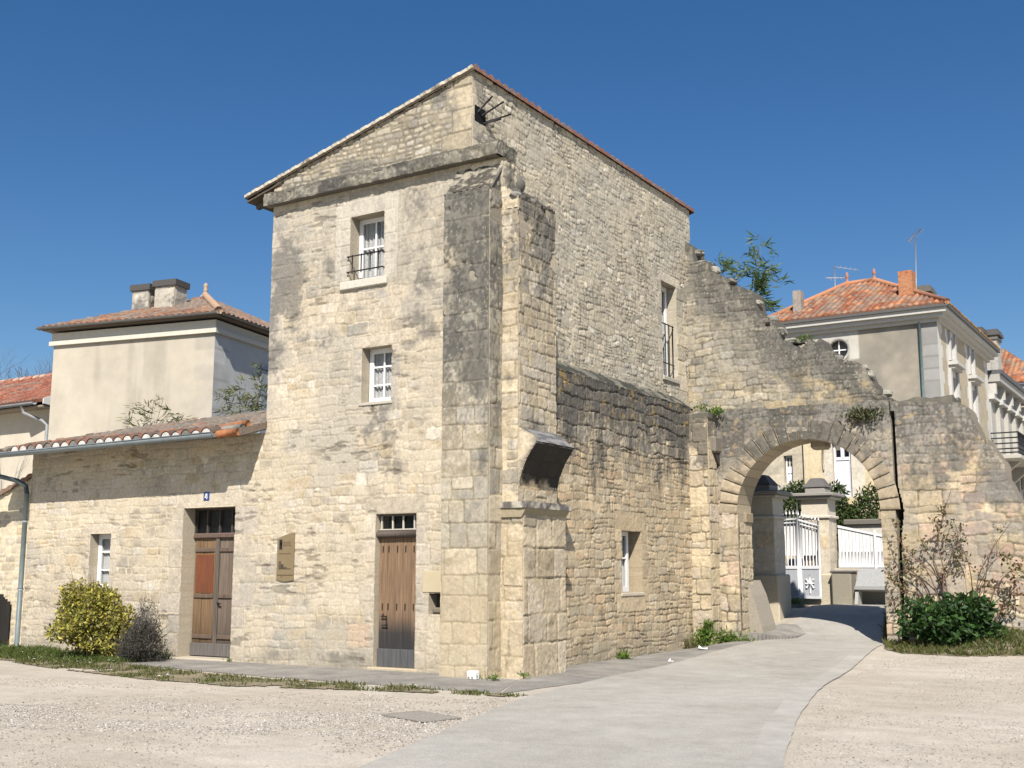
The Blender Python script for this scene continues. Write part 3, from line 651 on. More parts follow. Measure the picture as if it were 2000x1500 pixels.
# windows of the tower -----------------------------------------------------
w1 = window(tower, -2.58, -1.83, 6.62, 7.80, .24, 2, 2, wd=.085, rowpos=[.54], label='upper lace-curtained window with a small iron rail')
bars_col(w1, 'railing', [[(-2.60, -.06, 7.06), (-1.80, -.06, 7.06)], [(-2.60, -.06, 6.78), (-1.80, -.06, 6.78)], [(-2.6, -.06, 7.06), (-2.6, .02, 7.06)], [(-2.6, -.06, 6.78), (-2.6, .02, 6.78)], [(-1.81, -.06, 7.06), (-1.81, .02, 7.06)], [(-1.81, -.06, 6.78), (-1.81, .02, 6.78)]]+[[(x, -.06, 6.74), (x, -.06, 7.08)] for x in (-2.48, -2.28, -2.08, -1.9)], .013)
b = MB(); b.box((-2.76, -.07, 6.47), (-1.72, .20, 6.62), (.56, .52, .44), .015); b.build('sill', M_STONE, w1)
w2 = window(tower, -2.25, -1.62, 4.44, 5.40, .20, 2, 3, wd=.085, label='small lower window of six panes')
b = MB(); b.box((-2.30, -.035, 4.385), (-1.58, .2, 4.44), (.46, .42, .35), .008); b.build('sill', M_STONE, w2)
w3 = window(tower, 7.47, 8.22, 5.80, 7.92, .22, 1, 2, O=(0, 0, 0), U=Y, N=X, curtain='plain', wd=.09, label='tall narrow side window behind a tall iron rail')
bars_col(w3, 'railing', [[(-.06, 7.5, z), (-.06, 8.2, z)] for z in (7.0, 6.12)]+[[(-.06, y, 5.84), (-.06, y, 7.02)] for y in (7.55, 7.75, 7.95, 8.15)], .014)
b = MB(); b.box((-.2, 7.42, 5.70), (.05, 8.27, 5.79), (.40, .37, .31), .01); b.build('sill', M_STONE, w3)
# lower tower door -----------------------------------------------------------
def plank_door(parent, x0, x1, z0, z1, y, n, colf, label=None, seed=1):
    rg = np.random.default_rng(seed); b = MB()
    for i in range(n):
        a0 = x0+(x1-x0)*i/n+.003; a1 = x0+(x1-x0)*(i+1)/n-.003; dy = rg.uniform(-.004, .004); t = rg.uniform(.86, 1.14)
        zz = np.linspace(z0, z1, 15); vs = []; fs = []; cs = []
        for z in zz:
            c = np.array(colf((a0+a1)/2, z))*t
            for (x, yy) in ((a0, y+.04), (a0, y+dy+.004), (a0+.004, y+dy), (a1-.004, y+dy), (a1, y+dy+.004), (a1, y+.04)): vs.append((x, yy, z)); cs.append(tuple(c))
        for k in range(14):
            for j in range(5): fs.append((k*6+j, k*6+j+1, (k+1)*6+j+1, (k+1)*6+j))
        bi = len(b.v); b.add(vs, fs); b.c[bi:] = cs
    o = b.build('door', M_WOOD, parent)
    if label: o['label'] = label
    return o
def d2c(x, z):
    dirt = float(ss(.95, .55, np.array(z+.12*(vn(np.array(x*9), np.array(z*2), 4)-.5))))
    return np.array((.225, .14, .08))*(1-dirt)+np.array((.035, .032, .03))*dirt
dr = plank_door(tower, -1.88, -1.06, .34, 2.15, .10, 5, d2c, 'plank door of weathered brown boards blackened at the foot', 4)
b = MB(); b.box((-1.885, .075, .05), (-1.055, .13, .34), (.085, .085, .085), .006); b.build('kick_plate', M_WOOD, dr)
b = MB(); b.tube([(-1.90, .05, 2.20), (-1.05, .05, 2.20)], .055, (.10, .075, .06), 10); b.box((-1.888, .05, 2.14), (-1.052, .16, 2.27), (.09, .065, .05)); b.build('door_rail', M_WOOD, dr)
b = MB(); b.box((-1.88, .09, 2.262), (-1.06, .12, 2.29), (.55, .5, .42)); b.box((-1.88, .09, 2.50), (-1.06, .12, 2.53), (.12, .1, .08))
for x in (-1.84, -1.61, -1.39, -1.16): b.box((x-.012, .09, 2.29), (x+.012, .115, 2.50), (.55, .5, .42))
tr = b.build('transom', M_PAINT, dr)
b = MB(); b.box((-1.88, .13, 2.27), (-1.06, .14, 2.53)); b.build('transom_pane', M_GLASS, tower)
for zc in (1.96, 1.02):
    for x in (-1.80, -1.68, -1.50, -1.33, -1.16): b = MB(); b.box((x-.008, .085, zc-.05), (x+.008, .098, zc+.05), (.03, .025, .02)); b.build('stud', M_IRON, dr)
bars_col(dr, 'handle', [[(-1.80, .06, .86), (-1.68, .06, .86)], [(-1.78, .06, .86), (-1.78, .1, .9)], [(-1.69, .06, .75), (-1.69, .06, .86)], [(-1.78, .06, .72), (-1.66, .06, .72)]], .012)
b = MB(); b.box((-2.0, -.05, -.1), (-.98, .35, .048), (.47, .39, .27), .015); b.build('doorstep', M_STONE, tower)
b = MB(); b.box((-.90, -.022, 1.262), (-.345, .01, 1.60), (.50, .42, .28), .004); b.build('meter_cover', M_PLAS, tower)
b = MB(); b.box((-.78, .22, .9), (-.33, .30, 1.27), (.08, .07, .055)); b.box((-.76, .05, .92), (-.36, .22, 1.02), (.17, .15, .11), .03); b.build('niche', M_PLAS, tower)
# bird spikes in the hole near the gable corner
b = MB(); b.box((-.04, .048, 9.07), (.012, .40, 9.365), (.006, .0055, .005)); b.build('hole_shade', M_PLAS, tower)  # near-black block just under the opening, painting the hole's inner shade
for sg in ([(-.05, .16, 9.22), (.28, .2, 9.5)], [(-.05, .26, 9.2), (.36, .42, 9.46)], [(-.05, .33, 9.12), (.38, .62, 9.3)], [(-.04, .3, 9.1), (.26, .5, 9.2)]): bars_col(tower, 'iron_spike', [sg], .016)

# ================================================================== LOW WING
wing = thing('low_wing_house', 'low stone cottage wing with a tiled roof and zinc gutter left of the tower', 'house', (-7.8, 2.0, 0))
kw = mask_open(OPEN_W)
WX0 = -11.12
b = MB(); b.pan(wallF(WX0, TX0, -.15, 4.07, kw)); 
b.pan(pan((WX0, 3.2, -.15), -Y, Z, -X, 3.19, 4.0, .04, lambda S, T: masonry(S, T, 35, cover=.5), None, .3))
b.build('front_wall', M_STONE, wing)
b = MB(); b.box((WX0+.32, .40, 0), (TX0-.02, 3.2, 4.0), (.05, .045, .04)); b.build('rear_core', M_PLAS, wing)  # dark core filling the wing, added against light leaks
# roof: front slope, ridge runs slightly askew
ev = np.array((0, 1, .29)); ev /= np.linalg.norm(ev); en = np.array((0, -ev[2], ev[1]))
WR0 = -11.75
ridge = lambda x: np.interp(x, [-11.75, -11.0, -9.2, -6.5, -4.4], [.25, .9, 2.15, 2.8, 3.1])
WTILES = [(.22,.11,.07), (.17,.095,.065), (.28,.14,.085), (.14,.09,.07), (.20,.13,.095), (.13,.10,.08)]
b = MB(); b.pan(pan((WR0, -.68, 4.0), X, ev, en, TX0+.02-WR0, 3.9, .028, tilefun(111, m=.262, amp=.07, grey=.55, pal=WTILES), lambda S, T: T < ridge(S+WR0), .05))
wr = b.build('roof', M_TILE, wing)
b = MB()
k = 0
for i in range(4, 29):    # white mortar bed and tile mouths along the eave
    x = WR0+.262*i
    if x > TX0-.55: break
    n = 8
    for row, (yy, rr) in enumerate(((-.76, .125), (-.50, .118))):
        if row and (i*7) % 3 == 0: continue
        zz = 4.035+.29*(yy+.68)+.012*math.sin(i*3.1)
        pr = [(rr*math.cos(a), rr*math.sin(a)*.9) for a in np.linspace(0, math.pi, n)]
        vs = [(x+p, yy, zz+q) for p, q in pr]+[(x+p*.82, yy+.38, zz+.11+q*.82) for p, q in pr]
        cc = WTILES[(i*5+row*3) % 6]; b.add(vs, [(j, j+1, n+j+1, n+j) for j in range(n-1)], cc, True)
        w_ = .62 if (i*13+row*5) % 5 < 3+(i > 11) else .2
        b.add([(x+p*.9, yy+.015, zz+q*.9) for p, q in pr], [tuple(range(n))], (w_, w_*.93, w_*.85))
b.build('eave_tiles', M_TILE, wr)
b = MB()
for (x0, x1, yy, zz, cc) in ((TX0-.50, TX0+.0, -.70, 4.00, (.34, .14, .06)), (TX0-.32, TX0+.0, -.46, 4.17, (.30, .13, .06)), (TX0-.48, TX0-.02, -.58, 4.09, (.24, .22, .19))):
    b = MB(); b.tube([(x0, yy, zz), (x1, yy, zz+.015)], .068, cc, 10); b.build('verge_tile', M_TILE, wr)
b = MB(); b.obox((WR0+.1, -.65, 3.935), X, ev, en, (0, 0, 0), (TX0-.03-WR0-.1, .70, .05), (.16, .12, .08)); b.build('eave_board', M_WOOD, wr)
def half_pipe(b, p0, p1, r, col, n=9):
    p0 = np.array(p0, float); p1 = np.array(p1, float); vs = []
    for p in (p0, p1):
        for rr in (r, r*.9):
            for a in np.linspace(math.pi, 2*math.pi, n): vs.append(p+np.array((0, rr*math.cos(a), rr*math.sin(a))))
    fs = [(j, j+1, 2*n+j+1, 2*n+j) for j in range(n-1)]+[(n+j, 3*n+j, 3*n+j+1, n+j+1) for j in range(n-1)]
    fs += [(j, n+j, n+j+1, j+1) for j in range(n-1)]+[(2*n+j, 2*n+j+1, 3*n+j+1, 3*n+j) for j in range(n-1)]+[(0, 2*n, 3*n, n), (n-1, 2*n-1, 4*n-1, 3*n-1)]
    b.add(vs, fs, col, True)
b = MB(); half_pipe(b, (-12.55, -.78, 3.965), (TX0-.50, -.78, 4.015), .085, ZINC); b.tube([(-12.55, -.865, 3.97), (TX0-.5, -.865, 4.02)], .011, ZINC, 6)
b.add([(TX0-.5, -.78+.085*math.cos(a), 4.015+.085*math.sin(a)) for a in np.linspace(math.pi, 2*math.pi, 9)], [tuple(range(9))], ZINC)
gut = b.build('gutter', M_ZINC, wing)
b = MB(); b.tube([(-12.0, -.78, 3.91), (-12.0, -.76, 3.77), (-11.85, -.62, 3.63), (-11.35, -.18, 3.47), (-11.18, -.10, 3.36), (-11.14, -.09, 3.2)], .05, (.12, .15, .155), 10)
b.tube([(-11.14, -.09, 3.2), (-11.14, -.09, .05)], .05, (.15, .185, .185), 10)
for z in (2.6, 1.2): b.tube([(-11.14, -.09, z), (-11.14, -.09, z+.05)], .06, (.22, .26, .27), 10)
b.build('downpipe', M_ZINC, wing)
# wing window, door
w4 = window(wing, -9.12, -8.52, 1.22, 2.33, .19, 1, 3, wd=.10, curtain='plain', rowpos=[.36, .68], label='low white window half hidden by the yellow shrub')
b = MB(); b.box((-9.2, -.03, 1.16), (-8.45, .18, 1.22), (.50, .45, .37), .01); b.build('sill', M_STONE, w4)
for (a0, a1, tone, lab, sd) in ((-6.47, -5.84, (.19, .115, .06), 'left door leaf with an orange-brown upper panel', 3), (-5.82, -5.18, (.155, .115, .085), 'right door leaf of greyed boards', 5)):
    lf = plank_door(wing, a0, a1, .05, 2.20, .30, 3, lambda x, z, t=tone: np.array(t)*(1-.55*float(ss(.9, .1, np.array(z)))), lab, sd)
    for z in (.36, 1.10, 1.95): b = MB(); b.box((a0+.02, .272, z), (a1-.10, .30, z+.075), (.13, .09, .065), .008); b.build('batten', M_WOOD, lf)
    b = MB(); b.box((a0+.0, .262, .05), (a1-.0, .30, .28), (.13, .12, .11), .006); b.build('kick_plate', M_WOOD, lf)
    if sd == 3:
        b = MB(); b.box((a0+.05, .288, 1.20), (a1-.11, .302, 1.90), (.16, .05, .02)); b.box((a0+.03, .291, 1.19), (a1-.09, .303, 1.915), (.22, .11, .04)); b.build('panel', M_WOOD, lf)
        b = MB(); b.box((a1-.06, .265, .05), (a1+.035, .30, 2.2), (.115, .095, .075), .006); b.build('cover_strip', M_WOOD, lf)
    else: bars_col(lf, 'handle', [[(-5.79, .25, 1.02), (-5.70, .24, 1.0)], [(-5.79, .28, 1.02), (-5.79, .25, 1.02)]], .016)
b = MB(); b.box((-6.49, .24, 2.20), (-5.16, .34, 2.30), (.13, .085, .065), .02); b.box((-6.49, .27, 2.73), (-5.16, .34, 2.77), (.06, .05, .04))
for i in range(5): x = -6.47+1.29*i/4; b.box((x-.015, .27, 2.30), (x+.015, .31, 2.73), (.07, .055, .045))
tr = b.build('transom', M_WOOD, wing)
b = MB(); b.box((-6.48, .318, 2.30), (-5.17, .325, 2.73)); b.build('pane', M_GLASS, tr)
b = MB(); b.box((-6.7, -.10, -.1), (-5.0, .36, .035), (.48, .42, .33), .015); b.build('doorstep', M_STONE, wing)

# ================================================================== LOW SIDE WALL (thicker, dark coping)
sw = thing('side_wall', 'low thick tan stone wall with black lichen coping and one white window along the tower flank', 'wall', (.2, 4.5, 0))
OPEN_S = [(4.42, 5.28, 1.19, 2.35)]
SB = []; z = 1.0
while z < 2.4:
    h = rq.uniform(.3, .5); SB += [(4.42-rq.uniform(.15, .35), 4.42, z, z+h), (5.28, 5.28+rq.uniform(.2, .3), z, z+h)]; z += h
SB += [(4.15, 5.5, 2.35, 2.72), (4.2, 5.4, .82, 1.19)]
LX = .45
D4 = [(y, 5.0, .9, .55, 1.35) for y in (1.6, 2.6, 3.6, 4.6, 5.6, 6.6, 7.6)]+[(2.6, 4.1, .5, .6, .9), (3.6, 3.6, .4, .9, 1.0), (5.0, 3.9, .5, .7, .95), (6.2, 3.7, .5, .7, .9), (7.3, 4.0, .4, .8, .9), (1.6, 4.4, .4, .5, .9), (4.2, 3.2, .3, .6, .6)]
def low_fun(S, T):
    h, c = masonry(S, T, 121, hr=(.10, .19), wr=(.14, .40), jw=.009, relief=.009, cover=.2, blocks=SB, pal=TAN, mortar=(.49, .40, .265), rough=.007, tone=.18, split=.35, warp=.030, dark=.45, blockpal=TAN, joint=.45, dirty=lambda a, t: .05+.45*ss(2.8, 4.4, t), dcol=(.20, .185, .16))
    up = T > 3.9
    h2, c2 = masonry(S, T, 122, hr=(.22, .34), wr=(.18, .5), jw=.010, relief=.018, pal=[(.45,.38,.28), (.40,.35,.27), (.48,.40,.28)], mortar=(.40, .32, .21), rough=.013, warp=.04, dark=.6, joint=.4, dirty=.5, dcol=(.17, .16, .145), tone=.18)
    h = np.where(up, h2, h); c = np.where(up[..., None], c2, c)
    c = stain(c, S, T, D4, 124, (.085, .08, .07), .82, sharp=.25, streak=True)
    c = lerp(c, (.055, .052, .046), ss(4.92, 5.12, T+(fbm(S*5, T*2, 9)-.5)*.35)*.8)
    c = lichen(c, S, T, .05+.8*ss(3.0, 4.6, T), 129)
    og = ss(.66, .72, fbm(S*6, T*6, 127))*ss(4.2, 4.7, T); c = lerp(c, (.36, .24, .08), og*.6)
    return h+.02*(fbm(S*1.3, T*1.3, 5)-.5), lerp(c, (.30, .26, .19), ss(.55, .1, T+(fbm(S*3, T*3, 6)-.5)*.5)*.5)
ks = mask_open(OPEN_S)
TY1 = 7.80
b = MB()
b.pan(pan((LX, 1.18, -.15), Y, Z, X, TY1-1.18, 5.32, .016, lambda S, T: low_fun(S+1.18, T-.15), lambda S, T: ks(S+1.18, T-.15) & (T-.15 < 5.10+.05*(fbm(S*6, S*0, 4)-.5)), .36))
b.pan(pan((LX+.02, 1.18, 5.08), Y, np.array((-.83, 0, .56)), np.array((.56, 0, .83)), TY1-1.0, .56, .025, lambda S, T: ((fbm(S*7, T*7, 15)-.5)*.08, lerp(np.zeros(S.shape+(3,))+np.array((.16, .15, .12)), (.05, .05, .042), ss(.4, .6, fbm(S*4, T*4, 17)))), None, .05))
b.build('wall', M_STONE, sw)
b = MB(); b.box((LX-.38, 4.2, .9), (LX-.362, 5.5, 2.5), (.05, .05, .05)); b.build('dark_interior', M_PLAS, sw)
ws = window(sw, 4.45, 5.12, 1.2, 2.35, .20, 1, 2, O=(LX, 0, 0), U=Y, N=X, curtain='plain', wd=.085, rowpos=[.56])
b = MB(); b.box((LX-.2, 4.36, 1.13), (LX+.035, 5.34, 1.195), (.55, .48, .37), .01); b.build('sill', M_STONE, ws)

# ================================================================== ARCHWAY
AY = 8.2; ACX, ACZ, AR = 2.82, 2.80, 1.50
arch = thing('stone_archway', 'weathered round stone gateway arch with dark lichen along its top', 'archway', (2.8, 8.6, .1))
prof = [(x, z) for x, z in ((-1, 5.05), (4.5, 4.98), (5.9, 4.86), (6.05, 4.74), (6.25, 4.3), (6.42, 3.92), (6.6, 3.62), (6.75, 3.3), (6.95, 2.95), (7.3, 2.6), (8.0, 2.1), (9.5, 1.7))]
def atop(x): return np.interp(x, [p[0] for p in prof], [p[1] for p in prof])
def arch_keep(x, z):
    r = np.hypot(x-ACX, z-ACZ); op = (np.abs(x-ACX) < AR) & (z < ACZ) | (r < AR+.18) & (z >= ACZ)
    slot = (x > 4.60) & (x < 4.70+.03*(vn(z*1.2, z*0, 4)-.5)+.09*np.exp(-((z-2.8)/.35)**2)+.12*np.exp(-((z-.1)/.3)**2)) & (z < 4.75)
    top = atop(x)+.10*(fbm(x*4, x*0, 8)-.5)+.06*(vn(np.floor(x*4), x*0, 3)-.5)+(x > 6.1)*(.26*(vn(np.floor(x*3.3), x*0, 13)-.5)+.16*(fbm(x*5, z*5, 18)-.5))
    return ~op & ~slot & (z < top)
D5 = [(x, 4.9, .9, .45, 1.3) for x in (.6, 1.6, 2.8, 4.0, 5.2)]+[(6.1, 4.3, .5, .6, 1.2), (6.7, 3.2, .5, .5, 1.1), (7.4, 2.4, .6, .4, 1.0), (5.1, 4.0, .5, .9, .9), (1.2, 4.1, .5, .5, .9), (5.6, 3.6, .35, .6, .8), (.95, 3.9, .2, .7, .8), (4.2, 4.2, .3, .4, .7)]
def arch_fun(S, T):
    x, z = S, T
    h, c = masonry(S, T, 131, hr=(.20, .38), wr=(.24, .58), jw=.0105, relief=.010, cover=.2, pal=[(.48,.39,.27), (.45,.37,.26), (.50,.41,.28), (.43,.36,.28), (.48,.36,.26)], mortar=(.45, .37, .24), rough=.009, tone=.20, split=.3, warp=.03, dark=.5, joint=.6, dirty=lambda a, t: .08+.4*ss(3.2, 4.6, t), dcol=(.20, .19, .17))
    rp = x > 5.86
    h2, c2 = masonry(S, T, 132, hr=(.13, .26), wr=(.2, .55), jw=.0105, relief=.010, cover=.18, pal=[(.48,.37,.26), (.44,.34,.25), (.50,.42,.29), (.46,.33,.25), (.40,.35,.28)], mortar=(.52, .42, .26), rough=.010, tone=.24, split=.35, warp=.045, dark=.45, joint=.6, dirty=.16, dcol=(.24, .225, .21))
    h = np.where(rp, h2-.10, h); c = np.where(rp[..., None], c2, c)
    h = h+.07*((x > 4.62) & (x < 5.86))
    c = stain(c, S, T, D5, 134, (.13, .125, .115), .8, sharp=.25)
    c = lerp(c, (.10, .095, .08), ss(4.5, 4.95, T+(fbm(S*3, T*3, 9)-.5)*.6)*.7)
    c = lerp(c, (.29, .27, .235), ss(.45, .62, fbm(S*1.5, T*1.5, 139, 4)+.10*ss(2.5, 4.5, z))*.55)
    c = lichen(c, x, z, .12+.8*ss(2.4, 4.6, z), 145)
    lf = ss(.68, .74, fbm(S*7, T*7, 137))*ss(3.3, 4.5, T); c = lerp(c, (.40, .30, .16), lf*.5)
    return h, c
b = MB()
b.pan(pan((.45, AY, -.3), X, Z, -Y, 9.0, 5.55, .019, lambda S, T: arch_fun(S+.45, T-.3), lambda S, T: arch_keep(S+.45, T-.3), .80, back=True))
b.box((4.56, AY+.55, -.2), (4.9, AY+.78, 4.74), (.10, .085, .06))
b.build('arch_wall', M_STONE, arch)
# weathered flat top (shelf below the ruin)
b = MB(); b.pan(pan((.3, AY+.02, 4.93), X, Y, Z, 5.5, .85, .04, lambda S, T: ((fbm(S*3, T*3, 5)-.5)*.22+.06, lerp(np.zeros(S.shape+(3,))+np.array((.22, .2, .16)), (.09, .085, .07), ss(.4, .6, fbm(S*4, T*4, 2)))), None, .12)); b.build('arch_top', M_STONE, arch)
# ring of voussoirs
b = MB(); nv_ = 23; rg = np.random.default_rng(8)
ang = np.linspace(0, math.pi, nv_+1)
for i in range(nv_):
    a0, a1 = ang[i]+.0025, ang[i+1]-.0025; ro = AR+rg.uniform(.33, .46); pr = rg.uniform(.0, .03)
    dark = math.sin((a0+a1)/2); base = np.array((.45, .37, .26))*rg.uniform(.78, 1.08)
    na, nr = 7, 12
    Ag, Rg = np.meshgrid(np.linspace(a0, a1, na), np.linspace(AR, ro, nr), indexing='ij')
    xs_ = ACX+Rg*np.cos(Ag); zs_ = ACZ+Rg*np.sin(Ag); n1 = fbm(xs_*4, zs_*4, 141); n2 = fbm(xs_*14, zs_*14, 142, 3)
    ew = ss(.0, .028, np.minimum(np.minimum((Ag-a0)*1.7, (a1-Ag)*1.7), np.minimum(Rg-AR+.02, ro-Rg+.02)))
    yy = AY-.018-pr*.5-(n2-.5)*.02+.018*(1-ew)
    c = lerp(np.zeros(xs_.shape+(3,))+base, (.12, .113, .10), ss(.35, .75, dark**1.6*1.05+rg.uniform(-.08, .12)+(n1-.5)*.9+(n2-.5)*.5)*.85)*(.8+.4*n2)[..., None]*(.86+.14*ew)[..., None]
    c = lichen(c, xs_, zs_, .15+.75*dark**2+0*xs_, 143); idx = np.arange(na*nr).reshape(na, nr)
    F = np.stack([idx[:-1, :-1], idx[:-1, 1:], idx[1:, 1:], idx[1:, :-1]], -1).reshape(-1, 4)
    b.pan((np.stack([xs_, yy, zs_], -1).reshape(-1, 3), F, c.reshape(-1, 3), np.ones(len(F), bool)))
    # soffit and outer/side faces
    vs = []
    for a in (a0, (a0+a1)/2, a1):
        for y_ in (AY-.02-pr, AY+.80): vs.append((ACX+AR*math.cos(a), y_, ACZ+AR*math.sin(a)))
    cs = np.array((.44, .36, .25))*rg.uniform(.85, 1.1)
    b.add(vs, [(0, 1, 3, 2), (2, 3, 5, 4)], cs)
    for a, fl in ((a0, 0), (a1, 1)):
        q = [(ACX+r*math.cos(a), y_, ACZ+r*math.sin(a)) for r in (AR, ro) for y_ in (AY-.02-pr, AY+.3)]
        b.add(q, [(0, 2, 3, 1)] if fl else [(0, 1, 3, 2)], cs*.8)
for k in range(60):
    a, a2 = math.pi*k/60, math.pi*(k+1)/60; b.add([(ACX+r*math.cos(t), AY-.006, ACZ+r*math.sin(t)) for t in (a, a2) for r in (AR+.012, AR+.38)], [(0, 1, 3, 2)], tuple(np.array((.42, .35, .24))*(1-.45*math.sin(a))))
for k in range(40):
    a, a2 = math.pi*k/40, math.pi*(k+1)/40; r = AR+.018
    b.add([(ACX+r*math.cos(t), y_, ACZ+r*math.sin(t)) for t in (a, a2) for y_ in (AY+.02, AY+.80)], [(0, 1, 3, 2)], (.36, .29, .20))
b.build('arch_ring', M_STONE, arch)
b = MB()   # broken stone hanging at the crown behind, jamb blocks, impost and wheel guard
b.box((ACX-.05, AY+.55, ACZ+AR-.16), (ACX+.32, AY+.85, ACZ+AR+.1), (.42, .36, .27), .05)
b.build('crown_stone', M_STONE, arch); b = MB(); b.box((ACX-AR-.05, AY+.35, 2.62), (ACX-AR+.06, AY+.79, 2.84), (.30, .24, .16), .02); b.build('impost', M_STONE, arch); b = MB()
b.box((ACX+AR-.06, AY-.01, 2.60), (ACX+AR+.25, AY+.7, 2.80), (.36, .29, .20), .02)
b.build('impost', M_STONE, arch)
b = MB(); b.prism([(ACX-AR-.02, 0), (ACX-AR+.36, 0), (ACX-AR+.29, .45), (ACX-AR+.11, 1.1), (ACX-AR-.02, 1.40)], (0, 0, 0), X, Z, Y, AY+.45, AY+1.3, (.33, .29, .23)); b.build('wheel_guard', M_STONE, arch)
b = MB(); b.box((.62, AY-.34, 4.10), (1.0, AY+.05, 4.46), (.20, .175, .14), .04); b.prism([(AY-.28, 4.1), (AY+.02, 4.1), (AY+.02, 3.82), (AY-.12, 3.9)], (0, 0, 0), Y, Z, X, .68, .96, (.07, .06, .05)); b.build('corbel', M_STONE, arch)
# left pilaster of the arch
PY = 7.72
def pil_fun(seed, xo):
    def f(S, T):
        h, c = masonry(S+xo, T, seed, hr=(.24, .42), wr=(.30, .6), jw=.0105, relief=.016, cover=.12, joint=.4, pal=[(.50,.41,.28), (.47,.39,.27), (.52,.43,.29), (.45,.38,.29)], mortar=(.45, .36, .23), rough=.011, tone=.13, split=.2, warp=.02, dark=.5)
        c = stain(c, S, T, [(.3, 4.6, .5, .6, 1.4), (.5, 3.9, .3, .4, .7)], seed+3, (.12, .11, .095), .8)
        return h, c
    return f
b = MB()
b.pan(pan((.36, PY, -.15), X, Z, -Y, .52, 5.1, .017, lambda S, T: pil_fun(151, 0)(S, T-.15), None, .3))
b.pan(pan((.88, PY, -.15), Y, Z, X, .50, 5.1, .017, lambda S, T: pil_fun(152, 3)(S, T-.15), None, .4))
b.pan(pan((.34, PY-.02, 4.94), X, Y, Z, .58, .9, .03, lambda S, T: ((fbm(S*5, T*5, 5)-.5)*.12, np.zeros(S.shape+(3,))+np.array((.13, .12, .10))), None, .1))
b.build('pilaster', M_STONE, arch)
b = MB(); b.pan(pan((ACX-AR+.004, AY+.01, -.1), Y, Z, X, .77, 2.72, .02, lambda S, T: pil_fun(155, 6)(S, T-.1), None, .02, skirt=False)); b.build('jamb', M_STONE, arch)

# ================================================================== RUINED UPPER WALL
RY = 8.82
ruin = thing('ruined_wall', 'ruined grey stone wall stepping down from the tower above the arch', 'wall', (1.8, 9.2, 5.0))
rp_px = [(1330, 470), (1352, 484), (1356, 512), (1380, 512), (1386, 540), (1420, 545), (1432, 570), (1468, 572), (1478, 612), (1512, 622), (1524, 655), (1562, 668), (1600, 668), (1612, 690), (1640, 700), (1660, 712), (1690, 716), (1700, 745), (1730, 765), (1748, 790), (1800, 800)]
rp3 = np.array([hit(u, v, 1, RY) for u, v in rp_px])
def rtop(x): return np.interp(x, rp3[:, 0], rp3[:, 2])
def ruin_fun(S, T):
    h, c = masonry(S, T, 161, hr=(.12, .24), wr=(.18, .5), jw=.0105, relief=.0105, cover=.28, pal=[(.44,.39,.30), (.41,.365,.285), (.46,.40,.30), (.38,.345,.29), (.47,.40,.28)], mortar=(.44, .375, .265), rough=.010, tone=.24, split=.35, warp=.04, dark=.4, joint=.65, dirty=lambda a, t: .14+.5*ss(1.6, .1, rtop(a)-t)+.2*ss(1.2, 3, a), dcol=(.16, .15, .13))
    e = rtop(S)-T
    c = stain(c, S, T, [(1.6, 6.6, .8, .6, .7), (.2, 8.6, .5, .6, .8), (2.4, 6.2, .6, .6, .9), (3.2, 5.9, .5, .5, 1.0), (.8, 7.6, .5, .6, .8)], 163, (.15, .14, .12), .7, sharp=.25)
    c = lerp(c, (.30, .28, .24), ss(.42, .62, fbm(S*1.3, T*1.5, 14, 4)+.12*ss(6, 8, T)+.10*ss(1, 3, S))*.42); c = lerp(c, (.14, .132, .115), ss(1.25, -.1, e+(fbm(S*3.5, T*3.5, 4)-.5)*2.2)*.78)
    c = lerp(c, (.52, .40, .22), ss(.55, .7, fbm(S*2, T*3, 6))*ss(6.2, 5.4, T)*.5)
    c = lichen(c*.95, S, T, .35+.65*ss(1.6, .3, e), 168)
    return h, c
b = MB()
b.pan(pan((-.0, RY, 4.6), X, Z, -Y, 4.9, 5.3, .019, lambda S, T: ruin_fun(S, T+4.6), lambda S, T: T+4.6 < rtop(S)+.34*(vn(np.floor(S*3.6), np.floor(T*0), 3)-.5)+.18*(fbm(S*7, S*0, 5)-.5), .7, back=True))
b.build('wall', M_STONE, ruin)
def rock(name, parent, c, r, col, seed):
    rg = np.random.default_rng(seed); b = MB(); vs = []; n = 9
    for i in range(6):
        for k in range(n):
            q = 2*math.pi*k/n; pz = math.pi*(i+.5)/6; j = 1+rg.uniform(-.22, .22); f = lambda t: math.copysign(abs(t)**.6, t)
            vs.append((c[0]+r[0]*j*f(math.sin(pz)*math.cos(q)), c[1]+r[1]*j*f(math.sin(pz)*math.sin(q)), c[2]+r[2]*j*f(math.cos(pz))))
    b.add(vs, [(i*n+k, (i+1)*n+k, (i+1)*n+(k+1) % n, i*n+(k+1) % n) for i in range(5) for k in range(n)]+[tuple(range(n)), tuple(5*n+k for k in range(n))[::-1]], col, False)
    return b.build(name, M_STONE, parent)
rg = np.random.default_rng(4)       # loose stones along the broken edge
for i in range(20):
    x = .12+i*.22+rg.uniform(-.08, .08); zt = float(rtop(np.array(x))); rock('loose_stone', ruin, (x, RY+rg.uniform(.1, .4), zt-.02), (rg.uniform(.08, .17), rg.uniform(.12, .2), rg.uniform(.04, .085)), tuple(np.array((.25, .235, .20))*rg.uniform(.6, 1.5)), i)
b = MB()
x0, _, z0 = hit(1497, 632, 1, RY); b.box((x0-.07, RY-.022, z0-.10), (x0+.13, RY+.2, z0+.07), (.02, .018, .015), .06)
b.build('putlog_shade', M_STONE, ruin)  # near-black block standing in for the shade of a small hole

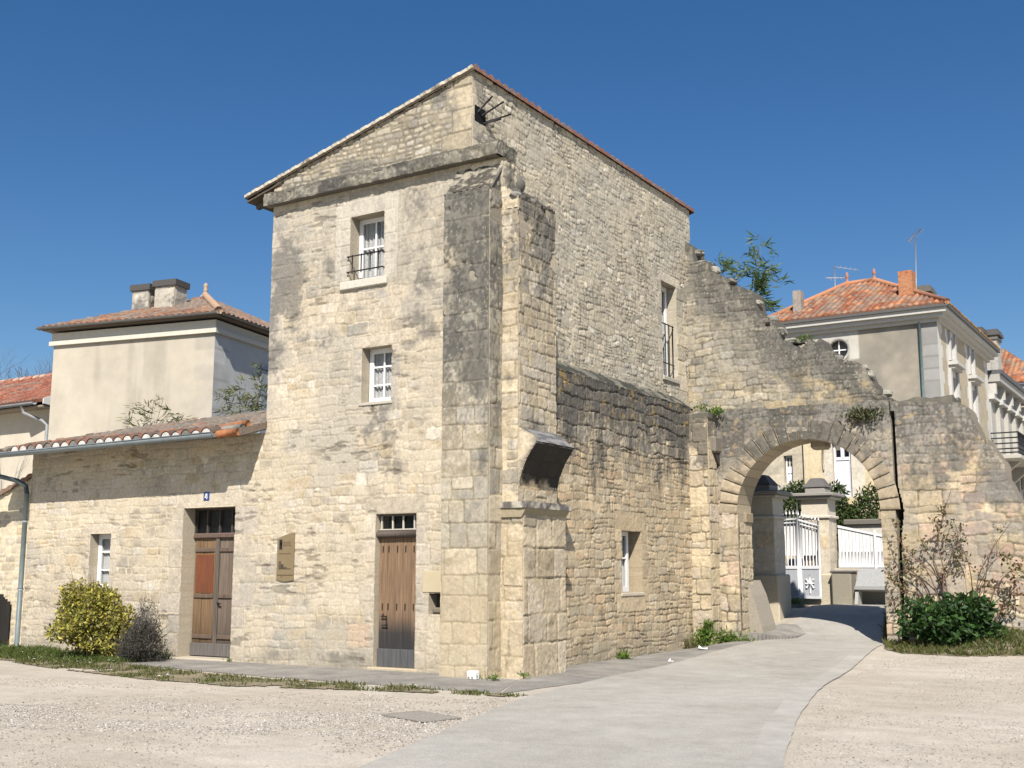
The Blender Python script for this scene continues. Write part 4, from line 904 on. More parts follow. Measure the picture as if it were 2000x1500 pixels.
# ================================================================== FAR-LEFT GARDEN WALL
fl = thing('garden_wall', 'sunlit rubble wall with sloping tiled coping left of the downpipe', 'wall', (-12.8, .5, 0))
def flt(x): return 3.72+(x+11.12)*.33
b = MB(); b.pan(pan((-15.5, .30, -.15), X, Z, -Y, 4.4, 4.0, .03, lambda S, T: (lambda h, c: (h, stain(c, S, T, [(2.8, 2.6, 1, .6, .5)], 9, (.3, .28, .24), .5)))(*masonry(S, T, 171, cover=.45, pal=CREAM+PALE)), lambda S, T: T-.15 < flt(S-15.5), .4)); b.build('wall', M_STONE, fl)
cv_ = np.array((1, 0, .33)); cv_ /= np.linalg.norm(cv_); cn_ = np.array((-cv_[2], 0, cv_[0]))
b = MB(); b.pan(pan(np.array((-15.5, .22, flt(-15.5)+.02)), cv_, Y, cn_, 4.62, .5, .03, tilefun(173, amp=.03), None, .05)); b.build('coping', M_TILE, fl)
b = MB(); b.pan(pan((-14.2, -.02, .16), X, Z, -Y, 2.30, .95, .05, lambda S, T: ((fbm(S*5, T*5, 4)-.5)*.03, np.zeros(S.shape+(3,))+np.array((.028, .026, .026))), lambda S, T: (T < .95-.10*(S > 2.05)-.06*(S > 2.2)) & ~((S > 2.05) & (S < 2.1) & (T > .28) & (T < .40)), .25))
tag(b.build('dark_slab', M_WOOD), 'black slab with a stepped top against the far left wall', 'box')  # black slab added for a stepped dark patch at the wall foot
b = MB(); b.pan(pan((-14.5, -.75, .12), X, Y, Z, 3.1, .5, .05, lambda S, T: ((fbm(S*4, T*6, 7)-.5)*.10, lerp(np.zeros(S.shape+(3,))+np.array((.33, .29, .24)), (.12, .11, .09), ss(.4, .6, fbm(S*5, T*5, 2)))), lambda S, T: ((S-2.6) < .42) | (np.abs(T-.25) < .2), .2))
tag(b.build('stone_bench', M_STONE), 'long rough grey stone block lying on the grass by the downpipe', 'stone block')

# ================================================================== RENDERED HOUSE BEHIND THE WING
def gable_mat(c): return c
aL = R_(11.6); uL = np.array([math.cos(aL), math.sin(aL), 0]); nL = np.array([math.sin(aL), -math.cos(aL), 0]); bL = -nL
cL = np.array((-12.78, 6.5, 0)); WL = 5.46; DL = 7.0
lh = thing('rendered_house', 'cream rendered house with twin stone chimneys and a hipped tile roof behind the low wing', 'house', cL+uL*(-WL/2)+bL*3)
def plas(col, seed, var=.06):
    def f(S, T): n = fbm(S*.8, T*.5, seed, 4); st = ss(.5, .75, fbm(S*2.6, T*.35, seed+9, 4))*.14+ss(.55, .8, fbm(S*1.1, T*1.3, seed+12, 5))*.10; return S*0, np.zeros(S.shape+(3,))+np.array(col)*(1+(n[..., None]-.5)*var*4)*(1-st)[..., None]
    return f
b = MB()
def qcol(S, T):
    h, c = plas((.50, .445, .355), 181)(S, T)
    q = np.floor(T/.42).astype(int); w = np.where(q % 2 == 0, .62, .36); m = (WL-S < w)
    n = fbm(S*5, T*5, 4); tone = .8+.3*vn(q*1.7, q*0., 5)
    cc = np.stack([.47*tone, .43*tone, .36*tone], -1)*(.85+.3*n)[..., None]
    c = np.where(m[..., None], lerp(c, cc, np.full(S.shape, .6)), c); return h, c
b.pan(pan(cL-uL*WL, uL, Z, nL, WL, 8.35, .06, qcol, None, .3))
def rcol(S, T):
    q = np.floor(T/.42).astype(int); w = np.where(q % 2 == 0, .75, .5); n = fbm(S*4, T*4, 6); tone = .85+.3*vn(q*1.7, q*0., 9)
    c = np.zeros(S.shape+(3,))+np.array((.50, .50, .48))
    cc = np.stack([.56*tone, .55*tone, .52*tone], -1)*(.85+.3*n)[..., None]
    jt = (np.abs(T/.42-np.round(T/.42)) < .04)
    c = np.where((S < w)[..., None], cc*(1-.2*jt)[..., None], c); return S*0, c
b.pan(pan(cL, bL, Z, uL, DL, 8.35, .06, rcol, None, .3))
b.obox(cL, uL, bL, Z, (-WL, 0, 0), (-WL+.1, DL, 8.3), (.5, .45, .37)); b.obox(cL, uL, bL, Z, (-WL, DL-.1, 0), (0, DL, 8.3), (.5, .45, .37))
b.build('wall', M_PLAS, lh)
b = MB()
for (o, h0, h1) in ((.10, 7.98, 8.10), (.05, 8.10, 8.34)): b.obox(cL, uL, bL, Z, (-WL-o, -o, h0), (o, DL, h1), (.60, .56, .47))
b.obox(cL, uL, bL, Z, (-WL-.24, -.24, 8.40), (.24, DL+.1, 8.44), (.16, .13, .10))
b.build('eaves', M_PAINT, lh)
apex = cL-uL*WL/2+bL*3.3+Z*9.93
def roofplane(parent, name, e0, e1, apexpts, seed, res=.035, pal=TILES, amp=.05, L=.36, m=.22, grey=.2, depth=.06):
    """tiled slope over polygon e0,e1,apexpts (eave e0->e1)"""
    e0, e1 = np.array(e0, float), np.array(e1, float); pts = [e0, e1]+[np.array(p, float) for p in apexpts]
    u = (e1-e0)/np.linalg.norm(e1-e0); n = np.cross(u, pts[2]-e0); n /= np.linalg.norm(n); v = np.cross(n, u)
    q = np.array([[(p-e0)@u, (p-e0)@v] for p in pts]); s0, t1 = q[:, 0].min(), q[:, 1].max(); s1 = q[:, 0].max()
    def keep(S, T):
        S = S+s0; ins = np.zeros(S.shape, bool); j = len(q)-1
        for i in range(len(q)):
            xi, yi = q[i]; xj, yj = q[j]
            if yi != yj: ins ^= ((yi > T) != (yj > T)) & (S < (xj-xi)*(T-yi)/(yj-yi)+xi)
            j = i
        return ins
    b = MB(); b.pan(pan(e0+u*s0, u, v, n, s1-s0, t1, res, tilefun(seed, m=m, L=L, amp=amp, pal=pal, grey=grey), keep, depth)); return b
ze_ = 8.46; ov = .32
E_ = [cL+uL*(-WL-ov)+bL*-ov+Z*ze_, cL+uL*ov+bL*-ov+Z*ze_, cL+uL*ov+bL*(6.6+ov)+Z*ze_, cL+uL*(-WL-ov)+bL*(6.6+ov)+Z*ze_]
b = MB()
for i in range(2): b.arr += roofplane(lh, 'roof', E_[i], E_[i+1], [apex], 191+i, pal=[(.28,.135,.075), (.23,.11,.065), (.32,.165,.095), (.20,.105,.07)], grey=.45).arr
b.add([E_[2], E_[3], apex, E_[0]], [(0, 1, 2), (1, 3, 2)], (.36, .17, .10))
for k in range(14):
    p0 = E_[1]+(apex-E_[1])*k/14; p1 = E_[1]+(apex-E_[1])*(k+1.15)/14; b.tube([p0+Z*.05, p1+Z*.07], .11, (.40, .27, .18), 8)
lr = b.build('roof', M_TILE, lh)
b = MB(); b.lathe([(.19, -.05), (.16, .04), (.08, .11), (.055, .2), (.085, .24), (.05, .27), (.07, .34), (.075, .39), (.04, .44), (.01, .47)], apex, (.42, .31, .22)); b.build('finial', M_STONE, lr)
b = MB()
for i, (a, c2) in enumerate(((E_[0], E_[1]), (E_[1], E_[1]+bL*7))):
    d = (c2-a)/np.linalg.norm(c2-a); nn = np.cross(d, Z); vs = []
    for p in (a, c2):
        for q in np.linspace(math.pi, 2*math.pi, 7): vs.append(p+nn*(.05+.05*math.cos(q))+Z*(.0+.05*math.sin(q)))
    b.add(vs, [(j, j+1, 7+j+1, 7+j) for j in range(6)], (.13, .14, .14), True)
b.build('gutter', M_ZINC, lh)
def stone_stack(parent, c, u, bk, w, d, z0, z1, seed, cap=.18):
    b = MB(); n = int((z1-z0-cap)/.30)
    def f(S, T):
        h, cc = masonry(S, T, seed, hr=(.26, .34), wr=(.3, .6), jw=.012, relief=.012, pal=[(.44,.40,.33), (.36,.33,.28), (.50,.46,.38), (.30,.28,.25)], mortar=(.45, .40, .32), split=0)
        return h, stain(cc, S, T, [(.4, .4, .5, .25, 1.1), (.5, .9, .5, .3, 1.0)], seed+1, (.13, .125, .12), .8)
    for (o, uu, nn, ww) in ((c, u, -bk, w), (c+u*w, bk, u, d), (c+bk*d, -bk, -u, d), (c+u*w+bk*d, -u, bk, w)): b.pan(pan(o+Z*z0, uu, Z, nn, ww, z1-z0-cap, .04, f, None, .1))
    b.obox(c, u, bk, Z, (-.07, -.07, z1-cap), (w+.07, d+.07, z1), (.085, .08, .075)); b.obox(c, u, bk, Z, (.05, .05, z1), (w-.05, d-.05, z1+.03), (.06, .06, .055))
    return b.build('chimney', M_STONE, parent)
for (pxl, pxr, vt, vb, sd) in ((257, 298, 556, 625, 1), (301, 349, 547, 622, 2)):
    p = hitp(pxl, vb, cL+bL*1.5, nL); q = hitp(pxr-10, vb, cL+bL*1.5, nL); t_ = hitp((pxl+pxr)/2, vt, cL+bL*1.5, nL); p[2] = 0
    stone_stack(lr, p, uL, bL, (q-p)@uL, .55, 8.5, t_[2], 195+sd)
b = MB(); p0 = cL+bL*2.15   # shutter edge on the shaded side
for k, z in enumerate((7.35, 6.6)): b.obox(p0, bL, uL, Z, (0, .02, z-.02), (.5, .05, z+.02), (.10, .11, .12))
b.obox(p0, bL, uL, Z, (.12, .01, 5.2), (.9, .045, 7.5), (.28, .32, .38)); b.build('shutter', M_PAINT, lh)

# ================================================================== RED-ROOFED HOUSE, far left
LY = 9.0
rh = thing('red_roofed_house', 'house with a plain red tiled roof and grey gutter at the far left edge', 'house', (-26, 11, 0))
b = MB(); b.box((-36, LY, 0), (-23.05, LY+7, 7.0), (.56, .50, .40)); b.prism([(LY, 7.0), (LY+3.7, 8.3), (LY+7, 7.0)], (0, 0, 0), Y, Z, X, -36, -23.06, (.56, .50, .40)); b.build('wall', M_PLAS, rh)
zr = hit(105, 735, 1, LY+3.7)[2]
b = roofplane(rh, 'roof', (-36, LY-.6, 7.16), (-22.75, LY-.6, 7.16), [(-22.75, LY+3.7, zr), (-36, LY+3.7, zr)], 201, res=.045, pal=[(.29,.105,.06), (.24,.085,.05), (.33,.13,.075), (.19,.07,.05)], grey=.02, m=.2, L=.3, amp=.04)
b.add([(-36, LY+3.7, zr), (-22.75, LY+3.7, zr), (-22.75, LY+8, 7.1), (-36, LY+8, 7.1)], [(0, 1, 2, 3)], (.36, .12, .07)); rr_ = b.build('roof', M_TILE, rh)
b = MB()
for k in range(32): b.tube([(-36+k*.42, LY+3.7, zr+.03), (-36+k*.42+.44, LY+3.7, zr+.055)], .10, (.50, .34, .26) if k % 3 else (.42, .2, .14), 8)
b.build('ridge_tiles', M_TILE, rr_)
b = MB(); b.prism([(LY-.55, 7.05), (LY-.55, 7.22), (LY+3.7, zr+.05), (LY+3.7, zr-.22), (LY-.2, 7.02)], (0, 0, 0), Y, Z, X, -22.74, -22.68, (.66, .64, .6)); b.box((-36, LY-.5, 6.96), (-22.8, LY, 7.02), (.30, .25, .19)); b.build('barge_board', M_PAINT, rh)
b = MB(); half_pipe(b, (-36, LY-.66, 7.10), (-23.0, LY-.66, 7.10), .09, (.16, .17, .18)); b.build('gutter', M_ZINC, rh)
b = MB(); b.tube([(-23.7, LY-.66, 7.05), (-23.65, LY-.6, 6.8), (-23.2, LY-.2, 6.55), (-23.05, LY-.1, 6.4), (-23.05, LY-.08, 0)], .055, (.30, .31, .31), 8); b.build('downpipe', M_ZINC, rh)

# ================================================================== MANOR HOUSE, behind the arch
MY = 31.6; MXL = -5.3; MXR = .9; MY2 = 42.3
mh = thing('manor_house', 'grey rendered manor with an orange hipped roof, brick chimney and white pilastered side front', 'house', (-2, 37, 0))
b = MB()
def mcol(S, T):
    n = fbm(S*.7, T*.5, 211, 5); n2 = fbm(S*4, T*4, 212); c = lerp(np.zeros(S.shape+(3,))+np.array((.34, .30, .235)), (.255, .23, .19), ss(.4, .65, n)); c = c*(.85+.3*n2)[..., None]
    x = S+MXL-.5; q = np.floor(T/.5).astype(int); m = x > MXR-.62; tone = .85+.3*vn(q*1.3, q*0., 4); jt = np.abs(T/.5-np.round(T/.5)) < .05
    c = np.where(m[..., None], np.array((.31, .30, .28))*(tone*(1-.25*jt))[..., None], c)
    wt = ((x > -4.1) & (x < -2.2) & (T > 11.0)) | ((x > -2.65) & (x < -2.2) & (T > 10.2)); c = np.where(wt[..., None], np.array((.53, .50, .44))*(.8+.3*n2)[..., None], c)
    return (n2-.5)*.01, c
b.pan(pan((MXL-.5, MY, 0), X, Z, -Y, MXR-MXL+.5, 11.6, .07, mcol, lambda S, T: np.hypot(S+MXL-.5+3.05, T-10.62) > .40, .3))
def mrcol(S, T):
    y = S; n2 = fbm(S*4, T*4, 215); c = np.zeros(S.shape+(3,))+np.array((.44, .375, .27))*(.85+.3*n2)[..., None]
    q = np.floor(T/.5).astype(int)
    for yc in (0.0, 10.7): c = np.where((np.abs(y-yc) < np.where(q % 2 == 0, .9, .6))[..., None], np.array((.60, .58, .52)), c)
    for yc in (2.55, 6.6): c = np.where((np.abs(y-yc) < np.where(q % 2 == 0, 1.15, .95))[..., None], np.array((.66, .64, .60)), c)
    return S*0, c
OPM = [(2.55-.55, 2.55+.55, 5.6, 9.5), (6.6-.55, 6.6+.55, 5.6, 9.5), (2.55-.35, 2.55+.35, 10.25, 11.2), (6.6-.35, 6.6+.35, 10.25, 11.2)]
b.pan(pan((MXR, MY, 0), Y, Z, X, MY2-MY, 11.6, .07, mrcol, mask_open(OPM), .35))
b.box((MXL-.5, MY+.4, 0), (MXR-.4, MY2, 11.55), (.4, .36, .3)); b.build('wall', M_PLAS, mh)
b = MB()
for (o, h0, h1) in ((.12, 11.35, 11.5), (.30, 11.5, 11.66), (.45, 11.66, 11.84)): b.box((MXL-.5-o, MY-o, h0), (MXR+o, MY2+o, h1), (.52, .50, .45))
b.box((MXL-1.0, MY-.55, 11.84), (MXR+.55, MY2+.5, 11.94), (.10, .10, .10)); b.build('cornice', M_PAINT, mh)
for (yc) in (2.55, 6.6):
    b = MB()
    b.box((MXR-.02, MY+yc-.85, 9.88), (MXR+.38, MY+yc+.85, 10.02), (.50, .48, .44)); b.box((MXR-.02, MY+yc-.75, 9.74), (MXR+.25, MY+yc+.75, 9.88), (.46, .44, .40))
    for s in (-.7, .7): b.box((MXR-.02, MY+yc+s-.14, 5.4), (MXR+.10, MY+yc+s+.14, 9.74), (.50, .48, .44)); b.box((MXR-.02, MY+yc+s*.75-.1, 10.1), (MXR+.10, MY+yc+s*.75+.1, 11.3), (.50, .48, .44))
    b.box((MXR-.3, MY+yc-.55, 5.6), (MXR-.27, MY+yc+.55, 9.5), (.60, .59, .58)); b.box((MXR-.3, MY+yc-.35, 10.25), (MXR-.25, MY+yc+.35, 11.2), (.20, .18, .15))
    b.build('window', M_PAINT, mh)
b = MB(); cx, cz = -3.05, 10.62
vs = [(cx+r*math.cos(a), y, cz+r*math.sin(a)) for r, y in ((.50, MY-.03), (.40, MY-.03), (.40, MY+.16)) for a in np.linspace(0, 2*math.pi, 24, endpoint=False)]
b.add(vs, [(k*24+i, k*24+(i+1) % 24, (k+1)*24+(i+1) % 24, (k+1)*24+i) for k in range(2) for i in range(24)], (.45, .43, .38), True)
b.box((cx-.4, MY+.12, cz-.025), (cx+.4, MY+.15, cz+.025), (.75, .75, .75)); b.box((cx-.025, MY+.115, cz-.4), (cx+.025, MY+.145, cz+.4), (.75, .75, .75))
ov_ = b.build('round_window', M_PAINT, mh); b = MB(); b.box((cx-.42, MY+.17, cz-.42), (cx+.42, MY+.19, cz+.42)); b.build('pane', M_GLASS, ov_)
RYm = 37.0; rl = hit(1655, 556, 1, RYm); rrp = hit(1708, 551, 1, RYm); zr = (rl[2]+rrp[2])/2; rl[2] = rrp[2] = zr
ee = [(MXL-1.0, MY-.55, 11.95), (MXR+.55, MY-.55, 11.95), (MXR+.55, MY2+.5, 11.95), (MXL-1.0, MY2+.5, 11.95)]
OR = [(.34,.125,.055), (.28,.10,.045), (.42,.18,.085), (.23,.09,.05), (.38,.20,.11)]
b = MB(); b.arr += roofplane(mh, '', ee[0], ee[1], [rrp, rl], 221, res=.06, pal=OR, grey=.22, m=.26, L=.45, amp=.07).arr
b.arr += roofplane(mh, '', ee[1], ee[2], [rrp], 222, res=.07, pal=OR+[(.48, .34, .07)]*4, grey=.1, m=.26, L=.45, amp=.07).arr
b.arr += roofplane(mh, '', ee[3], ee[0], [rl], 223, res=.09, pal=OR, grey=.1, m=.26, L=.45, amp=.07).arr
b.add([ee[2], ee[3], rl, rrp], [(0, 1, 2, 3)], (.4, .16, .07))
for (p, q) in ((ee[0], rl), (ee[1], rrp), (rl, rrp)): b.tube([np.array(p)+Z*.06, np.array(q)+Z*.08], .12, (.42, .20, .11), 8)
mr_ = b.build('roof', M_TILE, mh)
for p in (rl, rrp):
    b = MB(); b.lathe([(.20, 0), (.14, .08), (.06, .18), (.05, .34), (.10, .40), (.06, .47), (.07, .54), (.01, .62)], p, (.38, .19, .14), 10); b.build('finial', M_STONE, mr_)
def masonry_stack(name, px0, px1, vt, vb, yy, d, col, parent, cap=None, brick=False, pot=False):
    p0 = hit(px0, vb, 1, yy); p1 = hit(px1, vb, 1, yy); t = hit(px0, vt, 1, yy)[2]; b = MB()
    def f(S, T):
        if brick: h, c = masonry(S, T, 231, hr=(.075, .08), wr=(.2, .24), jw=.01, relief=.008, warp=.002, pal=[(.40,.14,.06), (.45,.17,.07), (.36,.12,.05)], mortar=(.42, .24, .14), split=0)
        else: h, c = masonry(S, T, 232, hr=(.3, .45), wr=(.4, .7), pal=[col], mortar=tuple(np.array(col)*.8), jw=.012, relief=.01, split=0)
        return h, c
    x0, x1, z0 = p0[0], p1[0], p0[2]-.8
    for (o, uu, nn, ww) in (((x0, yy, z0), X, -Y, x1-x0), ((x1, yy, z0), Y, X, d), ((x0, yy+d, z0), -Y, -X, d), ((x1, yy+d, z0), -X, Y, x1-x0)): b.pan(pan(o, uu, Z, nn, ww, t-z0, .04, f, None, .1))
    b.box((x0+.02, yy+.02, t-.05), (x1-.02, yy+d-.02, t-.01), (.05, .04, .04))
    if cap:
        for k, (o, h0, h1) in enumerate(((.08, -.5, -.38), (.16, -.3, -.12), (.10, -.12, .0))): b.box((x0-o, yy-o, t+h0), (x1+o, yy+d+o, t+h1), tuple(np.array(cap)*(1 if k else 1.6)))
    return b.build(name, M_STONE, parent)
masonry_stack('chimney', 1757, 1784, 530, 596, 33.2, .8, (.4, .15, .06), mr_, brick=True)['label'] = 'bright orange brick chimney'
masonry_stack('chimney', 1788, 1813, 560, 585, 36.5, .9, (.46, .44, .40), mr_, cap=(.14, .13, .12))
masonry_stack('chimney', 1550, 1565, 568, 622, 32.4, .45, (.33, .29, .25), mr_)['label'] = 'thin grey chimney at the left of the orange roof'
b = MB(); p0 = hit(1757, 598, 1, 33.15); p1 = hit(1786, 598, 1, 33.15); b.box((p0[0]-.05, 33.0, p0[2]-.9), (p1[0]+.05, 34.1, p0[2]+.12), (.30, .32, .34), .03); b.build('flashing', M_ZINC, mr_)
b = MB(); q0 = hit(1789, 600, 1, 33.9); q1 = hit(1788, 462, 1, 33.9); b.tube([q0-Z*.5, q1], .022, (.42, .42, .44), 6); a0 = hit(1774, 472, 1, 33.9); a1 = hit(1799, 447, 1, 33.9); b.tube([a0, a1], .02, (.20, .20, .22), 6)
for k in range(7): p = a0+(a1-a0)*k/6; b.tube([p+Y*.35+X*.05, p-Y*.35-X*.05], .008, (.3, .3, .3), 4)
b.tube([hit(1740, 560, 1, 33.9), hit(1789, 555, 1, 33.9)], .015, (.08, .08, .08), 5)
b.build('antenna', M_IRON, mr_)['label'] = 'tall mast antenna beside the brick chimney'
b = MB(); yA = 38.5; q0 = hit(1630, 556, 1, yA); q1 = hit(1630, 519, 1, yA); b.tube([q0-Z*1.2, q1], .025, (.45, .45, .47), 6)
b.tube([hit(1614, 543, 1, yA), hit(1656, 543, 1, yA)], .02, (.6, .55, .52), 5); b.tube([hit(1629, 521, 1, yA), hit(1678, 528, 1, yA)], .016, (.35, .35, .38), 5)
for u in (1618, 1626, 1640, 1650): b.tube([hit(u, 543, 1, yA)-Y*.5, hit(u, 543, 1, yA)+Y*.5], .01, (.5, .5, .5), 4)
for u in (1640, 1650, 1660, 1670): p = hit(u, 521+(u-1629)*.143, 1, yA); b.tube([p-Z*.12-Y*.2, p+Z*.12+Y*.2], .01, (.3, .3, .32), 4)
b.build('antenna', M_IRON, mr_)['label'] = 'television antenna with two cross arms behind the ridge'
b = MB(); b.tube([(MXR-.66, MY-.08, 11.4), (MXR-.66, MY-.08, 4)], .06, (.16, .24, .25), 8); b.build('downpipe', M_ZINC, mh)
# wing between the pavilions: tall white windows and a balcony
WY2 = 52.2; WX = MXR
b = MB()
cs_ = (.50, .47, .40)
OPW = [(42.9+2.35*k, 44.0+2.35*k, 6.9, 9.6) for k in range(4)]
kk_ = mask_open([(a-MY2, b_-MY2, c, d) for a, b_, c, d in OPW])
b.pan(pan((WX-.15, MY2, 0), Y, Z, X, WY2-MY2, 10.7, .09, lambda S, T: (S*0, np.zeros(S.shape+(3,))+np.array((.46, .43, .37))), kk_, .5)); b.box((WX-5, MY2, 0), (WX-.7, WY2, 10.6), cs_)
b.build('wing_wall', M_PLAS, mh)
b = MB()
for a, b_, c, d in OPW: b = MB(); b.box((WX-.58, a, c), (WX-.52, b_, d), (.64, .63, .62)); b.build('window', M_PAINT, mh)
for k in range(5):
    b = MB(); y = 42.55+2.35*k; b.box((WX-.15, y-.20, 5.0), (WX+.05, y+.20, 9.6), (.47, .45, .40)); b.box((WX-.15, y-.32, 9.6), (WX+.25, y+.32, 9.85), (.53, .52, .48)); b.box((WX-.15, y-.15, 9.85), (WX+.32, y+.15, 10.35), (.50, .48, .44)); b.build('pilaster', M_PAINT, mh)
b = MB(); b.box((WX-.2, MY2+.1, 9.72), (WX+.12, WY2, 9.86), (.64, .62, .57)); b.box((WX-.2, MY2+.5, 10.5), (WX+.45, WY2+.3, 10.85), (.40, .38, .34)); b.box((WX-4, MY2+.5, 10.85), (WX+.55, WY2+.3, 11.05), (.10, .105, .11))
b.build('entablature', M_PAINT, mh)
b = MB(); b.box((WX-.15, 42.0, 6.72), (WX+1.25, 52.6, 6.92), (.44, .42, .37), .03)
for y in (43.8, 47.5, 51.3): b.prism([(WX-.1, 6.72), (WX+1.0, 6.72), (WX+.6, 6.4), (WX-.1, 5.8)], (0, 0, 0), X, Z, Y, y-.2, y+.2, (.45, .42, .37))
bl_ = b.build('balcony', M_STONE, mh)
b = MB()
for z in (7.95, 7.7, 7.45, 7.2, 7.02):
    b.tube([(WX+1.18, 42.05, z), (WX+1.18, 52.5, z)], .035, IRON, 5); b.tube([(WX+1.18, 42.05, z), (WX-.1, 42.05, z)], .035, IRON, 5); b.tube([(WX+1.18, 52.5, z), (WX-.1, 52.5, z)], .035, IRON, 5)
for k in range(71): b.tube([(WX+1.18, 42.05+k*.148, 6.92), (WX+1.18, 42.05+k*.148, 7.95)], .02, IRON, 4)
b.build('railing', M_IRON, bl_)
masonry_stack('chimney', 1904, 1918, 640, 690, 43.4, .9, (.30, .28, .26), mh, cap=(.10, .095, .09)); masonry_stack('chimney', 1922, 1948, 645, 700, 44.5, 1.1, (.44, .42, .38), mh, cap=(.11, .105, .10))
# second pavilion
b = MB(); b.box((-4, 53.0, 0), (1.9, 62, 11.4), (.56, .47, .33)); b.box((1.3, 52.95, 0), (1.92, 53.5, 11.4), (.60, .56, .47))
for (o, h0, h1) in ((.2, 11.2, 11.45), (.4, 11.45, 11.75)): b.box((-4-o, 53-o, h0), (1.9+o, 62+o, h1), (.46, .44, .38))
b.build('far_pavilion', M_PLAS, mh)
b = roofplane(mh, '', (-4.5, 52.4, 11.8), (2.4, 52.4, 11.8), [(-.6, 57.5, 14.6), (-1.6, 57.5, 14.6)], 227, res=.09, pal=OR, grey=.1, m=.26, L=.45, amp=.07)
b.arr += roofplane(mh, '', (2.4, 52.4, 11.8), (2.4, 62.5, 11.8), [(-.6, 57.5, 14.6)], 228, res=.1, pal=OR, grey=.1, m=.26, L=.45, amp=.07).arr
b.build('far_roof', M_TILE, mh)

# ================================================================== PALE HOUSE SEEN THROUGH THE ARCH
HY = 22.0
hh_ = thing('courtyard_house', 'pale limestone house with a white panelled door seen through the arch', 'house', (.5, 23, .8))
HBX = float(hit(1570, 900, 1, HY)[0])
dx0, dx1 = float(hit(1627, 900, 1, HY)[0]), float(hit(1661, 900, 1, HY)[0]); dz0, dz1 = float(hit(1645, 972, 1, HY)[2]), float(hit(1640, 866, 1, HY)[2])
HB = []; z = dz0
while z < dz1: h = rq.uniform(.3, .45); HB += [(dx0-rq.uniform(.2, .5), dx0, z, z+h), (dx1, dx1+rq.uniform(.3, .5), z, z+h)]; z += h
def hcol(S, T):
    h, c = masonry(S, T, 241, hr=(.28, .4), wr=(.4, .8), jw=.008, relief=.006, pal=[(.58,.47,.29), (.55,.45,.28), (.60,.49,.31)], mortar=(.60, .50, .33), tone=.05, split=.1, blocks=HB, blockpal=[(.60,.55,.46), (.57,.52,.43)], cover=.5)
    return h, c
b = MB(); b.pan(pan((HBX, HY, 0), X, Z, -Y, 4.5, 6.35, .05, lambda S, T: hcol(S+HBX, T), lambda S, T: ~((S+HBX > dx0) & (S+HBX < dx1) & (T > dz0) & (T < dz1)), .25))
wx0, wx1 = float(hit(1532, 900, 1, HY+.2)[0]), float(hit(1547, 900, 1, HY+.2)[0]); wz0, wz1 = float(hit(1540, 942, 1, HY+.2)[2]), float(hit(1540, 890, 1, HY+.2)[2])
b.pan(pan((HBX-4, HY+.2, 0), X, Z, -Y, 4.05, 6.35, .05, lambda S, T: masonry(S, T, 243, hr=(.28, .4), wr=(.4, .8), jw=.008, relief=.006, pal=[(.50,.44,.33), (.47,.42,.32)], mortar=(.5, .44, .33), cover=.4), lambda S, T: ~((S+HBX-4 > wx0) & (S+HBX-4 < wx1) & (T > wz0) & (T < wz1)), .3))
b.box((HBX-4, HY+.95, 0), (HBX+4.5, HY+4, 6.3), (.30, .27, .22)); b.build('wall', M_STONE, hh_)
b = MB(); mx = (dx0+dx1)/2; zg = float(hit(1645, 895, 1, HY)[2])
b.box((dx0, HY+.14, dz0), (dx1, HY+.2, zg), (.74, .73, .76)); b.box((dx0, HY+.10, dz0), (dx0+.06, HY+.2, dz1), (.78, .77, .79)); b.box((dx1-.06, HY+.10, dz0), (dx1, HY+.2, dz1), (.78, .77, .79))
b.box((mx-.05, HY+.10, zg), (mx+.05, HY+.2, dz1), (.76, .75, .78)); b.box((dx0+.06, HY+.11, zg-.05), (dx1-.06, HY+.14, zg+.05), (.76, .75, .78))
for s in (-1, 1): b.box((mx+s*.19-.12, HY+.125, dz0+.2), (mx+s*.19+.12, HY+.14, zg-.2), (.70, .69, .72), .01)
dd_ = b.build('door', M_PAINT, hh_); b = MB(); b.box((dx0+.05, HY+.205, zg), (dx1-.05, HY+.215, dz1)); b.build('pane', M_GLASS, dd_)
b = MB(); bars_frame(b, wx0, wx1, wz0, wz1, .15, 2, 3, wd=.05, O=(0, HY+.2, 0)); ff_ = b.build('window', M_PAINT, hh_); b = MB(); b.box((wx0, HY+.36, wz0), (wx1, HY+.37, wz0+(wz1-wz0)*.6), (.74, .74, .75)); b.box((wx0, HY+.36, wz0+(wz1-wz0)*.6), (wx1, HY+.37, wz1), (.15, .13, .1)); b.build('pane', M_PAINT, ff_)
b = MB(); b.box((HBX-4, HY+.08, wz0-.25), (HBX-.02, HY+.25, wz0-.08), (.45, .42, .37)); b.build('string_course', M_STONE, hh_)
b = MB(); b.tube([hit(1607, 858, 1, HY-.06), hit(1607, 900, 1, HY-.06), hit(1609, 918, 1, HY-.06)], .03, (.30, .25, .2), 6); b.build('downpipe', M_ZINC, hh_)

